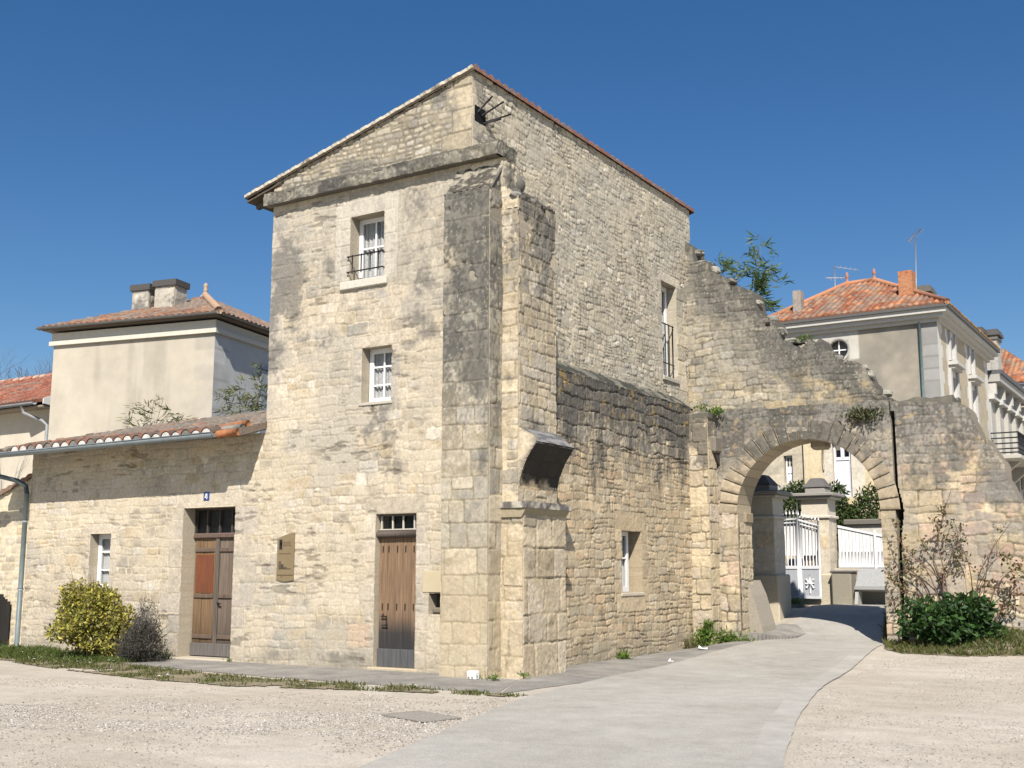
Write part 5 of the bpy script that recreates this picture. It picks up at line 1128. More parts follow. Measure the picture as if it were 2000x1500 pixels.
# ================================================================== GATE, PIERS AND FORECOURT
GZ = .77
def gate_pier(name, x0, x1, y0, zt, label, group, cap=True):
    t = thing(name, label, 'gate pier', ((x0+x1)/2, y0+.3, GZ), group); w = min(x1-x0, .75)
    f = lambda S, T: masonry(S, T, 251, hr=(.32, .42), wr=(.5, .9), jw=.008, relief=.005, pal=[(.62,.54,.42), (.60,.53,.42), (.63,.52,.36)], mortar=(.55, .48, .36), tone=.05, split=0)
    b = MB(); sh_ = zt-1.05
    for (o, uu, nn, ww) in (((x0, y0), X, -Y, x1-x0), ((x1, y0), Y, X, w), ((x1, y0+w), -X, Y, x1-x0), ((x0, y0+w), -Y, -X, w)): b.pan(pan((o[0], o[1], .2), uu, Z, nn, ww, sh_-.2, .04, f, None, .1))
    b.build('shaft', M_STONE, t)
    b = MB(); b.box((x0-.06, y0-.06, .2), (x1+.10, y0+w+.06, GZ+.75), (.50, .44, .33), .03); b.build('plinth', M_STONE, t)
    b = MB(); b.box((x0-.06, y0-.06, sh_), (x1+.06, y0+w+.06, sh_+.08), (.60, .55, .46), .02); b.box((x0+.0, y0+.0, sh_+.08), (x1-.0, y0+w, sh_+.50), (.60, .54, .43)); b.box((x0-.12, y0-.12, sh_+.50), (x1+.12, y0+w+.12, sh_+.57), (.50, .47, .41), .02)
    b.box((x0-.20, y0-.20, sh_+.57), (x1+.20, y0+w+.20, sh_+.66), (.30, .28, .25), .02)
    b.box((x0+.08, y0+.08, sh_+.66), (x1-.08, y0+w-.08, sh_+.82), (.33, .31, .28), .02)
    m = (x0+x1)/2; my = y0+w/2; r0, r1 = w/2-.05, w/2-.20; xs_ = (x1-x0)/w
    b.add([(m+sx*r*xs_, my+sy*r, zz) for r, zz in ((r0, sh_+.82), (r1, sh_+1.06)) for sx, sy in ((-1, -1), (1, -1), (1, 1), (-1, 1))], [(0, 1, 5, 4), (1, 2, 6, 5), (2, 3, 7, 6), (3, 0, 4, 7), (4, 5, 6, 7)], (.14, .13, .125))
    b.build('cap', M_STONE, t); return t
gate_pier('gate_pier', .73, 1.42, 14.3, 3.98, 'sunlit pale stone gate pier with a moulded grey cap', 'stone gate piers behind the arch')
_gx = float(hit(1513, 1100, 1, 11.3)[0])
gate_pier('gate_pier', _gx-.95, _gx, 11.3, float(hit(1530, 925, 1, 11.3)[2]), 'big shaded stone gate pier left of the white gate', 'stone gate piers behind the arch')
# shaded flank wall between arch and left pier
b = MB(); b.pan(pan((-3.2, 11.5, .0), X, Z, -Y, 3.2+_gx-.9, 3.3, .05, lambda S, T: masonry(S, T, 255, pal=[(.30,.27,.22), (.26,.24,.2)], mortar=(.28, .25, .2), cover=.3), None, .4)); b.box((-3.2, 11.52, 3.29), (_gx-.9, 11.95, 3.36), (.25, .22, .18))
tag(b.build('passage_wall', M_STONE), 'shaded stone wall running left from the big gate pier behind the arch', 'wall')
# white metal gate
gt = thing('metal_gate', 'white metal gate with spear tops and a cast rosette on its solid lower panel', 'gate', (.7, 14.1, GZ))
GYY = 14.12; gx0, gx1 = .10, 1.22; gm = float(hit(1561, 1100, 1, GYY)[0]); zb = .90; zp = float(hit(1580, 1108, 1, GYY)[2]); zt0 = float(hit(1540, 1015, 1, GYY)[2]); zt1 = float(hit(1600, 1026, 1, GYY)[2])
WG = (.40, .41, .43)
for (a0, a1, ta, tb_) in ((gx0, gm-.02, zt0, zt0), (gm+.02, gx1, zt0-.02, zt1-.02)):
    b = MB(); b.box((a0, GYY, zb), (a1, GYY+.03, zp), WG); b.box((a0, GYY-.02, zp-.04), (a1, GYY+.04, zp+.04), (.68, .68, .69)); b.box((a0, GYY-.02, zb), (a1, GYY+.04, zb+.06), (.6, .6, .62)); 
    b.tube([(a0, GYY+.01, ta), (a1, GYY+.01, tb_)], .03, (.68, .68, .69), 6); b.tube([(a0, GYY+.01, ta-.09), (a1, GYY+.01, tb_-.09)], .02, (.68, .68, .69), 6)
    for xx in (a0+.02, a1-.02): b.tube([(xx, GYY+.01, zb), (xx, GYY+.01, ta)], .028, (.66, .66, .68), 6)
    n = int((a1-a0)/.085)
    for i in range(n+1):
        x = a0+(a1-a0)*i/n; zt = ta+(tb_-ta)*i/n
        b.tube([(x, GYY+.01, zp), (x, GYY+.01, zt+.16)], [.013, .013], (.70, .70, .71), 5); b.tube([(x, GYY+.01, zt+.14), (x, GYY+.01, zt+.26)], [.024, .002], (.70, .70, .71), 5)
    b.build('leaf', M_PAINT, gt)
    # sheet fixed behind the bars
    b = MB(); zz0 = zp+.30; b.add([(a0, GYY+.05, zz0), (a1 if a0 == gx0 else a0+.42, GYY+.05, zz0), (a1, GYY+.05, ta-.12 if a0 == gx0 else tb_-.2), (a0, GYY+.05, ta-.1)], [(0, 1, 2, 3)], (.74, .73, .71)); b.build('backing_sheet', M_PAINT, gt)
b = MB(); b.tube([(gm, GYY-.01, zb), (gm, GYY-.01, zt0+.42)], [.035, .012], (.70, .70, .71), 6); b.build('meeting_post', M_PAINT, gt)
rc = hit(1582, 1140, 1, GYY-.02); b = MB()
for k in range(8): a = k*math.pi/4; L_ = .24 if k % 4 == 2 else (.12 if k % 2 == 0 else .13); b.tube([rc, rc+np.array((math.cos(a)*L_, 0, math.sin(a)*L_))], [.045, .012], (.74, .74, .74), 6)
for k in range(4): a = k*math.pi/2+.78; q = rc+np.array((math.cos(a)*.12, 0, math.sin(a)*.14)); b.lathe([(.001, -.035), (.035, 0), (.001, .035)], q, (.74, .74, .74), 8)
b.build('rosette', M_PAINT, gt)
# white slatted fence on its low wall, right of the pier
fy = 14.75
f0, f1 = hit(1640, 1110, 1, fy), hit(1735, 1112, 1, fy); ft0 = hit(1640, 1028, 1, fy)[2]; ft1 = hit(1722, 1046, 1, fy)[2]
fe = thing('white_fence', 'white boarded metal fence with a sloping top rail right of the sunlit pier', 'fence', (f0[0], fy, GZ))
b = MB(); sl2 = (ft1-ft0)/(hit(1722, 1046, 1, fy)[0]-f0[0]); xx = f0[0]; k = 0
while xx < f1[0]+.9:
    zt = ft0+sl2*(xx-f0[0]); b.box((xx, fy, f0[2]), (xx+.083, fy+.03, zt), (.70+.04*(k % 3), .70+.04*(k % 3), .70+.035*(k % 3))); xx += .09; k += 1
b.build('boards', M_PAINT, fe)
b = MB(); e1 = f1[0]+.9; b.obox((f0[0], fy-.03, ft0-.03), np.array((1, 0, sl2)), Y, Z, (0, 0, 0), (e1-f0[0], .05, .06), (.78, .78, .78)); b.box((f0[0], fy-.025, f0[2]+.02), (e1, fy-.001, f0[2]+.07), (.72, .72, .72))
px_ = hit(1711, 1080, 1, fy)[0]; b.box((px_-.03, fy-.05, f0[2]-.05), (px_+.03, fy-.002, ft1+.15), (.74, .74, .76))
xx = f0[0]
while xx < e1: b.tube([(xx, fy-.015, f0[2]+.05), (xx, fy-.015, f0[2]+.42)], .012, (.66, .66, .68), 5); xx += .085
b.build('rails', M_PAINT, fe)
b = MB(); b.box((1.42, fy-.2, .3), (e1, fy+.25, f0[2]-.0), (.42, .38, .31), .03)
tag(b.build('fence_footing', M_STONE), 'low stone footing under the white fence', 'low wall')
b = MB(); zc0 = float(hit(1680, 1026, 1, 15.6)[2]); b.pan(pan((1.5, 15.6, .5), X, Z, -Y, 4.5, zc0-.5, .06, lambda S, T: (S*0, np.zeros(S.shape+(3,))+np.array((.60, .57, .50))*(.85+.3*fbm(S*3, T*3, 4))[..., None]), None, .4)); b.box((1.45, 15.5, zc0), (6, 16.1, zc0+.16), (.17, .155, .13), .03)
tag(b.build('courtyard_wall', M_STONE), 'pale courtyard wall with dark coping behind the white fence', 'wall')
# stone block and tilted slab bench
b = MB(); s0 = hit(1641, 1178, 1, 14.2); s1 = hit(1683, 1112, 1, 14.2); b.box((1.52, 14.0, .6), (2.02, 14.5, 1.55), (.30, .27, .21), .03); b.box((1.50, 13.98, 1.551), (2.04, 14.52, 1.60), (.12, .11, .1), .01)
tag(b.build('stone_block', M_STONE), 'upright grey concrete block beside the sunlit pier', 'stone block')
bn = thing('slab_bench', 'grey stone slab bench with a tilted back behind the right jamb', 'bench', (2.6, 14, .7))
b = MB(); b.prism([(14.35, 1.66), (13.9, 1.22), (13.93, 1.16), (14.4, 1.60)], (0, 0, 0), Y, Z, X, 2.14, 3.3, (.33, .33, .32)); b.build('backrest', M_STONE, bn)
b = MB(); b.prism([(13.55, 1.22), (13.9, 1.16), (13.9, 1.10), (13.55, 1.15)], (0, 0, 0), Y, Z, X, 2.22, 3.3, (.36, .36, .34)); b.build('seat', M_STONE, bn)
b = MB(); b.prism([(13.6, .6), (13.9, .6), (13.9, 1.10), (13.62, 1.14), (13.5, .8)], (0, 0, 0), Y, Z, X, 2.22, 2.30, (.40, .39, .36)); b.build('leg', M_STONE, bn)

# ================================================================== PLANTS
def leaves(b, C, size, cols, rng, droop=0., aspect=.45, up=.3, sun=None):
    """many small pointed leaves at points C (n,3)"""
    C = np.asarray(C, float); n = len(C)
    d = rng.normal(size=(n, 3)); d[:, 2] += up-droop; d /= np.linalg.norm(d, axis=1)[:, None]
    a = np.cross(d, rng.normal(size=(n, 3))); a /= np.linalg.norm(a, axis=1)[:, None]; nn = np.cross(a, d)
    L = size*rng.uniform(.6, 1.3, (n, 1)); w = L*aspect
    V = np.stack([C, C+d*L*.5+a*w*.5+nn*L*.06, C+d*L, C+d*L*.5-a*w*.5+nn*L*.06], 1).reshape(-1, 3)
    P = np.array(cols)[rng.integers(0, len(cols), n)]*rng.uniform(.7, 1.3, (n, 1))
    b.pan((V, np.arange(4*n).reshape(-1, 4), np.repeat(P, 4, 0), np.zeros(n, bool)))
def blob_pts(rng, blobs, n, shell=.45):
    out = []
    wts = np.array([b_[3]*b_[4]*b_[5] for b_ in blobs])**.7; wts /= wts.sum()
    for b_, w in zip(blobs, wts):
        m = int(n*w); d = rng.normal(size=(m, 3)); d /= np.linalg.norm(d, axis=1)[:, None]
        r = rng.uniform(shell, 1, (m, 1))**.6*(1+.28*(vn(d[:, 0]*4+5, d[:, 2]*4+d[:, 1]*3, 6)[:, None]-.4))
        out.append(np.array(b_[:3])+d*r*np.array(b_[3:6]))
    P = np.concatenate(out); return P
def clumps(seed, n, rx, ry, rz, r0, r1, zc):
    rg = np.random.default_rng(seed); out = []
    for i in range(n):
        a = rg.uniform(0, 2*math.pi); q = math.sqrt(rg.uniform(0, 1)); h = rg.uniform(-1, 1); k = math.sqrt(max(0, 1-.8*h*h)); r = rg.uniform(r0, r1); out.append((rx*q*k*math.cos(a), ry*q*k*math.sin(a), zc+rz*h, r*rg.uniform(.9, 1.3), r, r*rg.uniform(.7, 1.05)))
    return out
def shrub(name, label, cat, loc, blobs, n, size, cols, seed, aspect=.45, stems=8, stemc=(.10, .07, .05), group=None, up=.3, shell=.4, twigs=0, twigc=(.16, .12, .09)):
    rng = np.random.default_rng(seed); t = thing(name, label, cat, loc, group); loc = np.array(loc)
    bl = [(loc[0]+q[0], loc[1]+q[1], loc[2]+q[2])+tuple(q[3:]) for q in blobs]
    P = blob_pts(rng, bl, n, shell); P = P[P[:, 2] > loc[2]+.01]
    b = MB(); leaves(b, P, size, cols, rng, aspect=aspect, up=up); b.build('foliage', M_LEAF, t)
    b = MB()
    for i in range(stems):
        q = P[rng.integers(len(P))]; m = (loc+q)/2+rng.normal(size=3)*.06+Z*.1; b.tube([loc+rng.normal(size=3)*np.array((.08, .08, 0)), m, q], [.014, .010, .004], stemc, 5)
    for i in range(twigs):
        q = P[rng.integers(len(P))]; d = (q-loc-Z*.1); d /= np.linalg.norm(d); d = d+rng.normal(size=3)*.25; b.tube([q-d*.1, q+d*rng.uniform(.08, .28)], [.005, .002], twigc, 4)
    b.build('stems', M_WOOD, t); return t
YEL = [(.42,.36,.05), (.34,.31,.05), (.26,.26,.05), (.48,.42,.09), (.16,.17,.04), (.22,.20,.06), (.30,.25,.09)]
shrub('yellow_shrub', 'rounded yellow-green variegated shrub under the low white window', 'shrub', (-7.72, -.95, 0),
      clumps(5, 34, .90, .45, .50, .16, .36, .76)+[(0, .05, .7, .7, .4, .4)], 11500, .082, YEL, 3, twigs=260, aspect=.5, shell=.2)
shrub('grey_shrub', 'dark grey-brown lavender-like shrub beside the double door', 'shrub', (-6.42, -.85, 0),
      clumps(15, 22, .42, .36, .30, .12, .24, .34)+[(0, 0, .28, .42, .4, .28), (.03, 0, .72, .24, .24, .24), (0, 0, .98, .12, .14, .16)], 8500, .06, [(.07,.072,.058), (.095,.085,.075), (.05,.045,.038), (.11,.10,.085), (.07,.07,.045)], 5, aspect=.17, up=.8, twigs=200, twigc=(.10, .085, .075))
bx, by = hit(1868, 1262, 1, 7.5)[0], 7.45
shrub('dark_green_bush', 'low glossy dark green bush at the foot of the right arch pier', 'bush', (bx, by, float(g(bx, by))),
      clumps(8, 30, .92, .48, .34, .16, .34, .36)+[(0, 0, .3, .7, .4, .3)], 5200, .15, [(.035,.075,.016), (.045,.10,.022), (.018,.045,.014), (.065,.13,.03), (.028,.07,.02)], 9, aspect=.42, up=.25, shell=.6)
# rambling climber on the right pier
rng = np.random.default_rng(21)
cl = thing('climbing_rose', 'straggling climber with reddish leaves and bare stems against the right arch pier', 'climbing plant', (5.4, 7.75, .3))
ST = [[(1856, 1185), (1815, 1110), (1765, 1075), (1740, 1012)], [(1858, 1185), (1845, 1110), (1828, 1060), (1842, 1005), (1858, 955)], [(1862, 1185), (1830, 1100), (1805, 1070), (1770, 1090)], [(1903, 1190), (1905, 1130), (1945, 1060), (1975, 1020)],
      [(1900, 1190), (1898, 1110), (1870, 1050), (1858, 1030)], [(1912, 1195), (1940, 1150), (1972, 1115), (1998, 1105)], [(1908, 1192), (1925, 1120), (1935, 1075), (1962, 1085)], [(1850, 1190), (1800, 1130), (1760, 1110), (1740, 1140)], [(1865, 1190), (1848, 1140), (1800, 1100), (1752, 1052)], [(1920, 1195), (1960, 1180), (1985, 1140)], [(1858, 1188), (1838, 1150), (1848, 1100), (1875, 1060), (1868, 1030)], [(1845, 1190), (1790, 1150), (1752, 1160), (1742, 1185)]]
b = MB(); P = []
for k, s in enumerate(ST):
    yy = 8.08-rng.uniform(.02, .22); pts = [hit(u, v, 1, yy-.08*(i/len(s))+rng.uniform(-.06, .06)) for i, (u, v) in enumerate(s)]
    pts[0] = pts[0]*np.array((1, 1, 0))+Z*.25
    q = np.linspace(0, 1, 14); pp = np.stack([np.interp(q, np.linspace(0, 1, len(pts)), [p[j] for p in pts]) for j in range(3)], -1)
    for _ in range(2): pp[1:-1] = (pp[:-2]+2*pp[1:-1]+pp[2:])/4
    b.tube(pp, np.linspace(.014, .004, 14), (.17, .10, .07), 5)
    for i in range(4, 14):
        for j in range(rng.integers(0, 3)):
            d = rng.normal(size=3)*np.array((1, .6, 1)); d /= np.linalg.norm(d); L = rng.uniform(.08, .26); e = pp[i]+d*L; b.tube([pp[i], e], [.004, .002], (.17, .10, .06), 4, False)
            if rng.random() < .55: P.append(np.linspace(0.3, 1, 7)[:, None]*(e-pp[i])+pp[i]+rng.normal(size=(7, 3))*.035); P.append(e+rng.normal(size=(6, 3))*.05)
b.build('stems', M_WOOD, cl); P = np.concatenate(P)
b = MB(); leaves(b, P, .075, [(.11,.10,.03), (.14,.075,.035), (.09,.10,.035), (.19,.09,.05), (.07,.085,.03), (.16,.13,.05)], rng, aspect=.55); b.build('foliage', M_LEAF, cl)
# bamboo-like saplings: arching stems with tufts of long narrow leaves
def sapling(name, label, cat, base, stems, cols, seed, group, leaf=.20, dirn=None, per=16):
    rng = np.random.default_rng(seed); t = thing(name, label, cat, base, group); b = MB(); bl = MB()
    for s in stems:
        pts = [np.array(base)]+[np.array(p) for p in s]; q = np.linspace(0, 1, 12); pp = np.stack([np.interp(q, np.linspace(0, 1, len(pts)), [p[j] for p in pts]) for j in range(3)], -1)
        b.tube(pp, np.linspace(.012, .004, 12), (.16, .15, .07), 5)
        for i in range(4, 12):
            if rng.random() < .25: continue
            d = np.array((rng.normal()*.9, rng.normal()*.5, rng.normal()*.25+.1)); d /= np.linalg.norm(d); e = pp[i]+d*rng.uniform(.10, .32); b.tube([pp[i], e], [.004, .002], (.14, .14, .07), 4, False)
            C = pp[i]+(e-pp[i])*rng.uniform(.2, 1, (per, 1))+rng.normal(size=(per, 3))*.05; dd = d+rng.normal(size=(per, 3))*.45+np.array(dirn if dirn else (0, 0, 0)); dd /= np.linalg.norm(dd, axis=1)[:, None]
            a = np.cross(dd, rng.normal(size=(per, 3))); a /= np.linalg.norm(a, axis=1)[:, None]; L = leaf*rng.uniform(.6, 1.2, (per, 1))
            V = np.stack([C, C+dd*L*.4+a*L*.07, C+dd*L, C+dd*L*.4-a*L*.07], 1).reshape(-1, 3)
            bl.pan((V, np.arange(4*per).reshape(-1, 4), np.repeat(np.array(cols)[rng.integers(0, len(cols), per)]*rng.uniform(.7, 1.3, (per, 1)), 4, 0), np.zeros(per, bool)))
    b.build('stems', M_WOOD, t); bl.build('foliage', M_LEAF, t); return t
GRN = [(.075,.13,.035), (.10,.16,.05), (.055,.10,.03), (.13,.17,.06)]
OLV = [(.16,.17,.075), (.20,.19,.09), (.11,.13,.055), (.24,.22,.11)]
h9 = lambda u, v, y=9.6: hit(u, v, 1, y)
sapling('bamboo_sapling', 'tall feathery green bamboo growing behind the ruined wall', 'sapling', h9(1470, 640), [[h9(1478, 560), h9(1488, 462)], [h9(1485, 575), h9(1512, 500)], [h9(1480, 560), h9(1518, 548)], [h9(1490, 600), h9(1520, 600)], [h9(1478, 560), h9(1500, 520)], [h9(1476, 530), h9(1480, 480)]], GRN, 31, 'bamboo around the tower', .26, (.35, 0, .05), 15)
sapling('bamboo_sapling', 'small bamboo sprout on the crest of the ruined wall nearest the tower', 'sapling', h9(1420, 590), [[h9(1415, 540), h9(1402, 508)], [h9(1430, 535), h9(1448, 500)], [h9(1435, 545), h9(1456, 530)], [h9(1410, 540), h9(1395, 522)]], GRN, 32, 'bamboo around the tower', .22, (.2, 0, .1), 12)
h3 = lambda u, v, y=3.6: hit(u, v, 1, y)
sapling('bamboo_sapling', 'sparse olive bamboo in front of the cream rendered wall', 'sapling', h3(292, 900), [[h3(290, 850), h3(300, 785)], [h3(300, 840), h3(335, 800)], [h3(285, 850), h3(262, 815)], [h3(300, 845), h3(318, 782)], [h3(280, 850), h3(245, 818)], [h3(305, 850), h3(345, 818)], [h3(290, 840), h3(280, 790)]], OLV, 33, 'bamboo around the tower', .22, (0, 0, .1), 11)
sapling('bamboo_sapling', 'leafy bamboo rising beside the left edge of the tower', 'sapling', h3(485, 880), [[h3(470, 830), h3(440, 768)], [h3(480, 800), h3(478, 755)], [h3(500, 800), h3(518, 715)], [h3(505, 790), h3(512, 740)], [h3(460, 820), h3(432, 790)], [h3(500, 820), h3(520, 790)], [h3(475, 800), h3(460, 765)], [h3(508, 800), h3(522, 760)]], [(.12,.15,.06), (.15,.16,.07), (.09,.12,.045), (.2,.19,.09)], 34, 'bamboo around the tower', .22, (-.1, 0, .05), 13)
# wall weeds and tufts: one plant each
def tuft(label, p, r, n, size, seed, cols=GRN, name='weed_tuft', aspect=.3, group='weeds growing on and below the walls'):
    rng = np.random.default_rng(seed); C = np.array(p)+rng.normal(size=(n, 3))*np.array((r, r*.5, r*.45)); C[:, 2] = np.maximum(C[:, 2], p[2]-r*.2)
    b = MB(); leaves(b, C, size, cols, rng, aspect=aspect, up=.7); return tag(b.build(name, M_LEAF), label, 'weed', group)
LIM = [(.10,.17,.02), (.14,.21,.03), (.07,.13,.02)]
tuft('bright green fern on the shelf above the arch crown', hit(1602, 812, 1, 8.5), .13, 240, .11, 41, LIM, 'fern')
tuft('dark reddish-green weed hanging over the arch ring', hit(1688, 812, 1, 8.12), .17, 330, .12, 42, [(.07,.09,.03), (.11,.09,.04), (.05,.07,.025)], 'weed')
tuft('lime green weed at the corner of the coping and the arch shelf', hit(1398, 806, 1, 8.0), .10, 120, .10, 43, LIM, 'weed')
tuft('tiny green weed at the end of the dark coping', hit(1368, 797, 1, 7.8), .08, 70, .08, 44, LIM, 'weed')
def gp(u, v, dy=0): p = hit(u, v, 2, 0.05); return p
tuft('single green weed at the foot of the low side wall', gp(1217, 1283), .07, 110, .09, 45, LIM)
tuft('tall upright weed against the arch pilaster', np.array((.80, 7.60, .30)), .11, 170, .12, 46, LIM)
tuft('upper sprig of weed against the arch pilaster', np.array((.82, 7.62, .50)), .07, 90, .10, 47, LIM)
tuft('broad green weeds at the foot of the left arch pier', np.array((1.02, 7.95, .20)), .20, 420, .10, 48, LIM)
tuft('dry brownish weed below the low side wall end', np.array((.55, 7.2, .08)), .14, 150, .09, 49, [(.12,.13,.04), (.17,.13,.06)])
tuft('green weed in front of the arch pilaster corner', np.array((.70, 7.55, .14)), .14, 220, .09, 50, LIM)
tuft('small weed at the right jamb side of the left pier', np.array((1.45, 8.0, .17)), .13, 160, .07, 51, LIM)
tuft('small weed under the corner of the front buttress', np.array((.86, -.62, .03)), .06, 70, .06, 52, LIM)
tuft('tiny weed at the foot of the side buttress pier', np.array((1.08, -.15, .05)), .05, 50, .06, 53, LIM)
tuft('little weed behind the white marker block', np.array((.48, -.50, .02)), .07, 60, .05, 54, LIM)
tuft('green weed on the ledge near the round window', hit(1572, 664, 1, 8.9), .09, 90, .08, 55, LIM)
tuft('small weed at the foot of the wall right of the double door', np.array((-5.05, -.14, .03)), .04, 40, .05, 56, LIM)
tuft('green weeds at the foot of the white gate', np.array((.55, 13.95, .8)), .14, 130, .10, 57, LIM)
# hedge bushes in the courtyard
for i, (u, v0, v1, w, lab) in enumerate(((1550, 940, 1010, .50, 'dark evergreen between the gate piers'), (1630, 942, 1012, .42, 'dark evergreen directly right of the sunlit gate pier cap'), (1704, 945, 1012, .55, 'rounded evergreen at the right edge of the arch opening'), (1655, 985, 1014, .35, 'low evergreen behind the dark wall coping'))):
    yy = 17.2; p = hit(u, v1, 1, yy); zt = hit(u, v0, 1, yy)[2]; base = p[2]-1.2; hgt = zt-base
    shrub('evergreen_bush', lab, 'bush', (p[0], yy, base), [(0, 0, hgt*.6, w, w, hgt*.38), (.1, 0, hgt*.8, w*.7, w*.6, hgt*.2), (-.1, 0, hgt*.4, w*.9, w*.8, hgt*.3)], 2600, .12, [(.045,.075,.02), (.065,.10,.025), (.03,.055,.018), (.09,.12,.03)], 60+i, aspect=.4, stems=5, group='evergreens in the courtyard')
b = MB(); b.box((-1.2, 16.2, .5), (6.0, 21.8, float(hit(1655, 1014, 1, 17.2)[2])-1.1), (.42, .38, .3)); tag(b.build('courtyard_terrace', M_PLAS), kind='structure')
# bare trees
def bare_tree(label, base, hgt, seed, group, spread=.35, col=(.12, .095, .085), levels=5, lean=(0, 0)):
    rng = np.random.default_rng(seed); t = thing('bare_tree', label, 'tree', base, group); tr = MB(); tw = MB()
    def grow(p, d, L, r, lv):
        e = p+d*L; m = (p+e)/2+rng.normal(size=3)*L*.05; (tr if lv > 2 else tw).tube([p, m, e], [r, r*.85, r*.68], col, 6 if lv > 2 else 3, False)
        if lv == 0: return
        for k in range(3 if lv < levels else 4):
            dd = d+rng.normal(size=3)*spread+np.array((0, 0, .12)); dd /= np.linalg.norm(dd); f = rng.uniform(.45, 1); grow(p+d*L*f if k else e, dd, L*rng.uniform(.58, .8), r*(.62 if k == 0 else .45), lv-1)
    d0 = np.array((lean[0], lean[1], 1.)); d0 /= np.linalg.norm(d0); grow(np.array(base, float), d0, hgt*.30, hgt*.016, levels)
    tr.build('trunk', M_WOOD, t); tw.build('crown', M_WOOD, t); return t
for i, (u, v) in enumerate(((18, 682), (60, 690), (98, 694))):
    yy = 34+3*i; p = hit(u, v, 1, yy); bare_tree(('bare purple-brown tree nearest the left edge behind the red roof', 'middle bare tree behind the red roof', 'bare tree closest to the cream house behind the red roof')[i], (p[0], yy, 0), p[2]*1.22, 70+i, 'bare trees behind the red roof', .34, (.13, .095, .10), 6)
bare_tree('leafless tree whose twig tips reach in at the left edge', (-22.9, 4.6, 0), 12.0, 83, None, .36)

# ------------------------------------------------------------------ grass and loose stones
def in_poly(P, x, y):
    ins = np.zeros(x.shape, bool); j = len(P)-1
    for i in range(len(P)):
        xi, yi = P[i]; xj, yj = P[j]
        if yi != yj: ins ^= ((yi > y) != (yj > y)) & (x < (xj-xi)*(y-yi)/(yj-yi)+xi)
        j = i
    return ins
def grass(name, label, poly, n, hgt, seed, cols, thr=.45, flowers=0, fs=3.):
    rng = np.random.default_rng(seed); P = np.array(poly); lo, hi = P.min(0), P.max(0)
    q = rng.uniform(lo, hi, (n*6, 2)); m = in_poly(poly, q[:, 0], q[:, 1]) & (fbm(q[:, 0]*fs, q[:, 1]*fs, seed, 3)+rng.normal(size=len(q))*.06 > thr); q = q[m][:n]; n = len(q)
    z = g(q[:, 0], q[:, 1]); a = rng.uniform(0, 2*math.pi, n); L = hgt*rng.uniform(.4, 1.3, n)*(.5+fbm(q[:, 0]*1.7, q[:, 1]*1.7, seed+2, 3)); w = .006+.006*rng.random(n); ln = rng.normal(size=(n, 2))*.45*L[:, None]
    V = np.stack([np.stack([q[:, 0]-w*np.cos(a), q[:, 1]-w*np.sin(a), z], -1), np.stack([q[:, 0]+w*np.cos(a), q[:, 1]+w*np.sin(a), z], -1), np.stack([q[:, 0]+ln[:, 0]*.4+w*.6*np.cos(a), q[:, 1]+ln[:, 1]*.4+w*.6*np.sin(a), z+L*.6], -1), np.stack([q[:, 0]+ln[:, 0], q[:, 1]+ln[:, 1], z+L], -1)], 1).reshape(-1, 3)
    b = MB(); b.pan((V, np.arange(4*n).reshape(-1, 4), np.repeat(np.array(cols)[rng.integers(0, len(cols), n)]*rng.uniform(.7, 1.25, (n, 1)), 4, 0), np.zeros(n, bool)))
    for i in range(flowers):
        k = rng.integers(n); s = rng.uniform(.015, .035); c = np.array((q[k, 0], q[k, 1], z[k]+.05)); b.lathe([(.001, -s*.3), (s, 0), (.001, s*.3)], c, (.75, .74, .70), 6)
    return tag(b.build(name, M_LEAF), label, 'grass', kind='stuff')
GC = [(.085,.11,.02), (.11,.13,.03), (.06,.085,.018), (.15,.14,.05), (.19,.16,.08)]
def soil(name, poly, res, dz, mat, seed, thr=.42, fs=2.5):
    P = np.array(poly); lo, hi = P.min(0), P.max(0); xs = np.arange(lo[0], hi[0], res); ys = np.arange(lo[1], hi[1], res)
    Xg, Yg = np.meshgrid(xs, ys, indexing='ij'); Xc, Yc = Xg[:-1, :-1]+res/2, Yg[:-1, :-1]+res/2
    K = in_poly(poly, Xc, Yc) & (fbm(Xc*fs, Yc*fs, seed, 4) > thr); idx = np.arange(Xg.size).reshape(Xg.shape)
    F = np.stack([idx[:-1, :-1], idx[1:, :-1], idx[1:, 1:], idx[:-1, 1:]], -1)[K]; V = np.stack([Xg, Yg, g(Xg, Yg)+dz], -1).reshape(-1, 3)
    b = MB(); b.pan((V, F, np.ones_like(V), np.ones(len(F), bool))); return tag(b.build(name, mat), kind='structure')
def G0(u, v): p = hit(u, v, 2, 0); return (p[0], p[1])
gl_up = [(-30, 1262), (60, 1272), (200, 1290), (260, 1302), (330, 1308), (420, 1318), (520, 1327), (620, 1333), (720, 1338), (820, 1344), (920, 1352), (1035, 1359)]
gl_dn = [(1000, 1363), (900, 1357), (800, 1353), (700, 1349), (600, 1346), (520, 1343), (440, 1341), (380, 1334), (300, 1330), (200, 1318), (100, 1306), (0, 1290), (-40, 1285)]
gpoly = [G0(*q) for q in gl_up+gl_dn]; bedpoly = [(-14.5, -.05), (-6.6, -.05), (-6.3, -1.2), (-7.5, -1.9), (-9, -1.75), (-14.5, -1.2)]
soil('soil_strip', gpoly, .05, .012, M_EARTH, 3, .45); soil('planting_bed', bedpoly, .06, .010, M_EARTH, 4, .30)
grass('grass_strip', 'ragged strip of short green grass and daisies between gravel and asphalt', gpoly, 9500, .055, 5, GC, .53, 16)
grass('bed_grass', 'grass and weeds in the bed under the yellow shrub', bedpoly, 9000, .10, 6, GC[:3]+[(.09,.14,.03)], .40, 14)
rp_ = [G0(*q) for q in ((1728, 1262), (1745, 1240))]+[(5.0, 8.15), (9.0, 8.15), (9.0, 6.6)]+[(7.0, 6.55), (6.0, 6.35), (5.0, 6.5), (4.55, 7.1)]
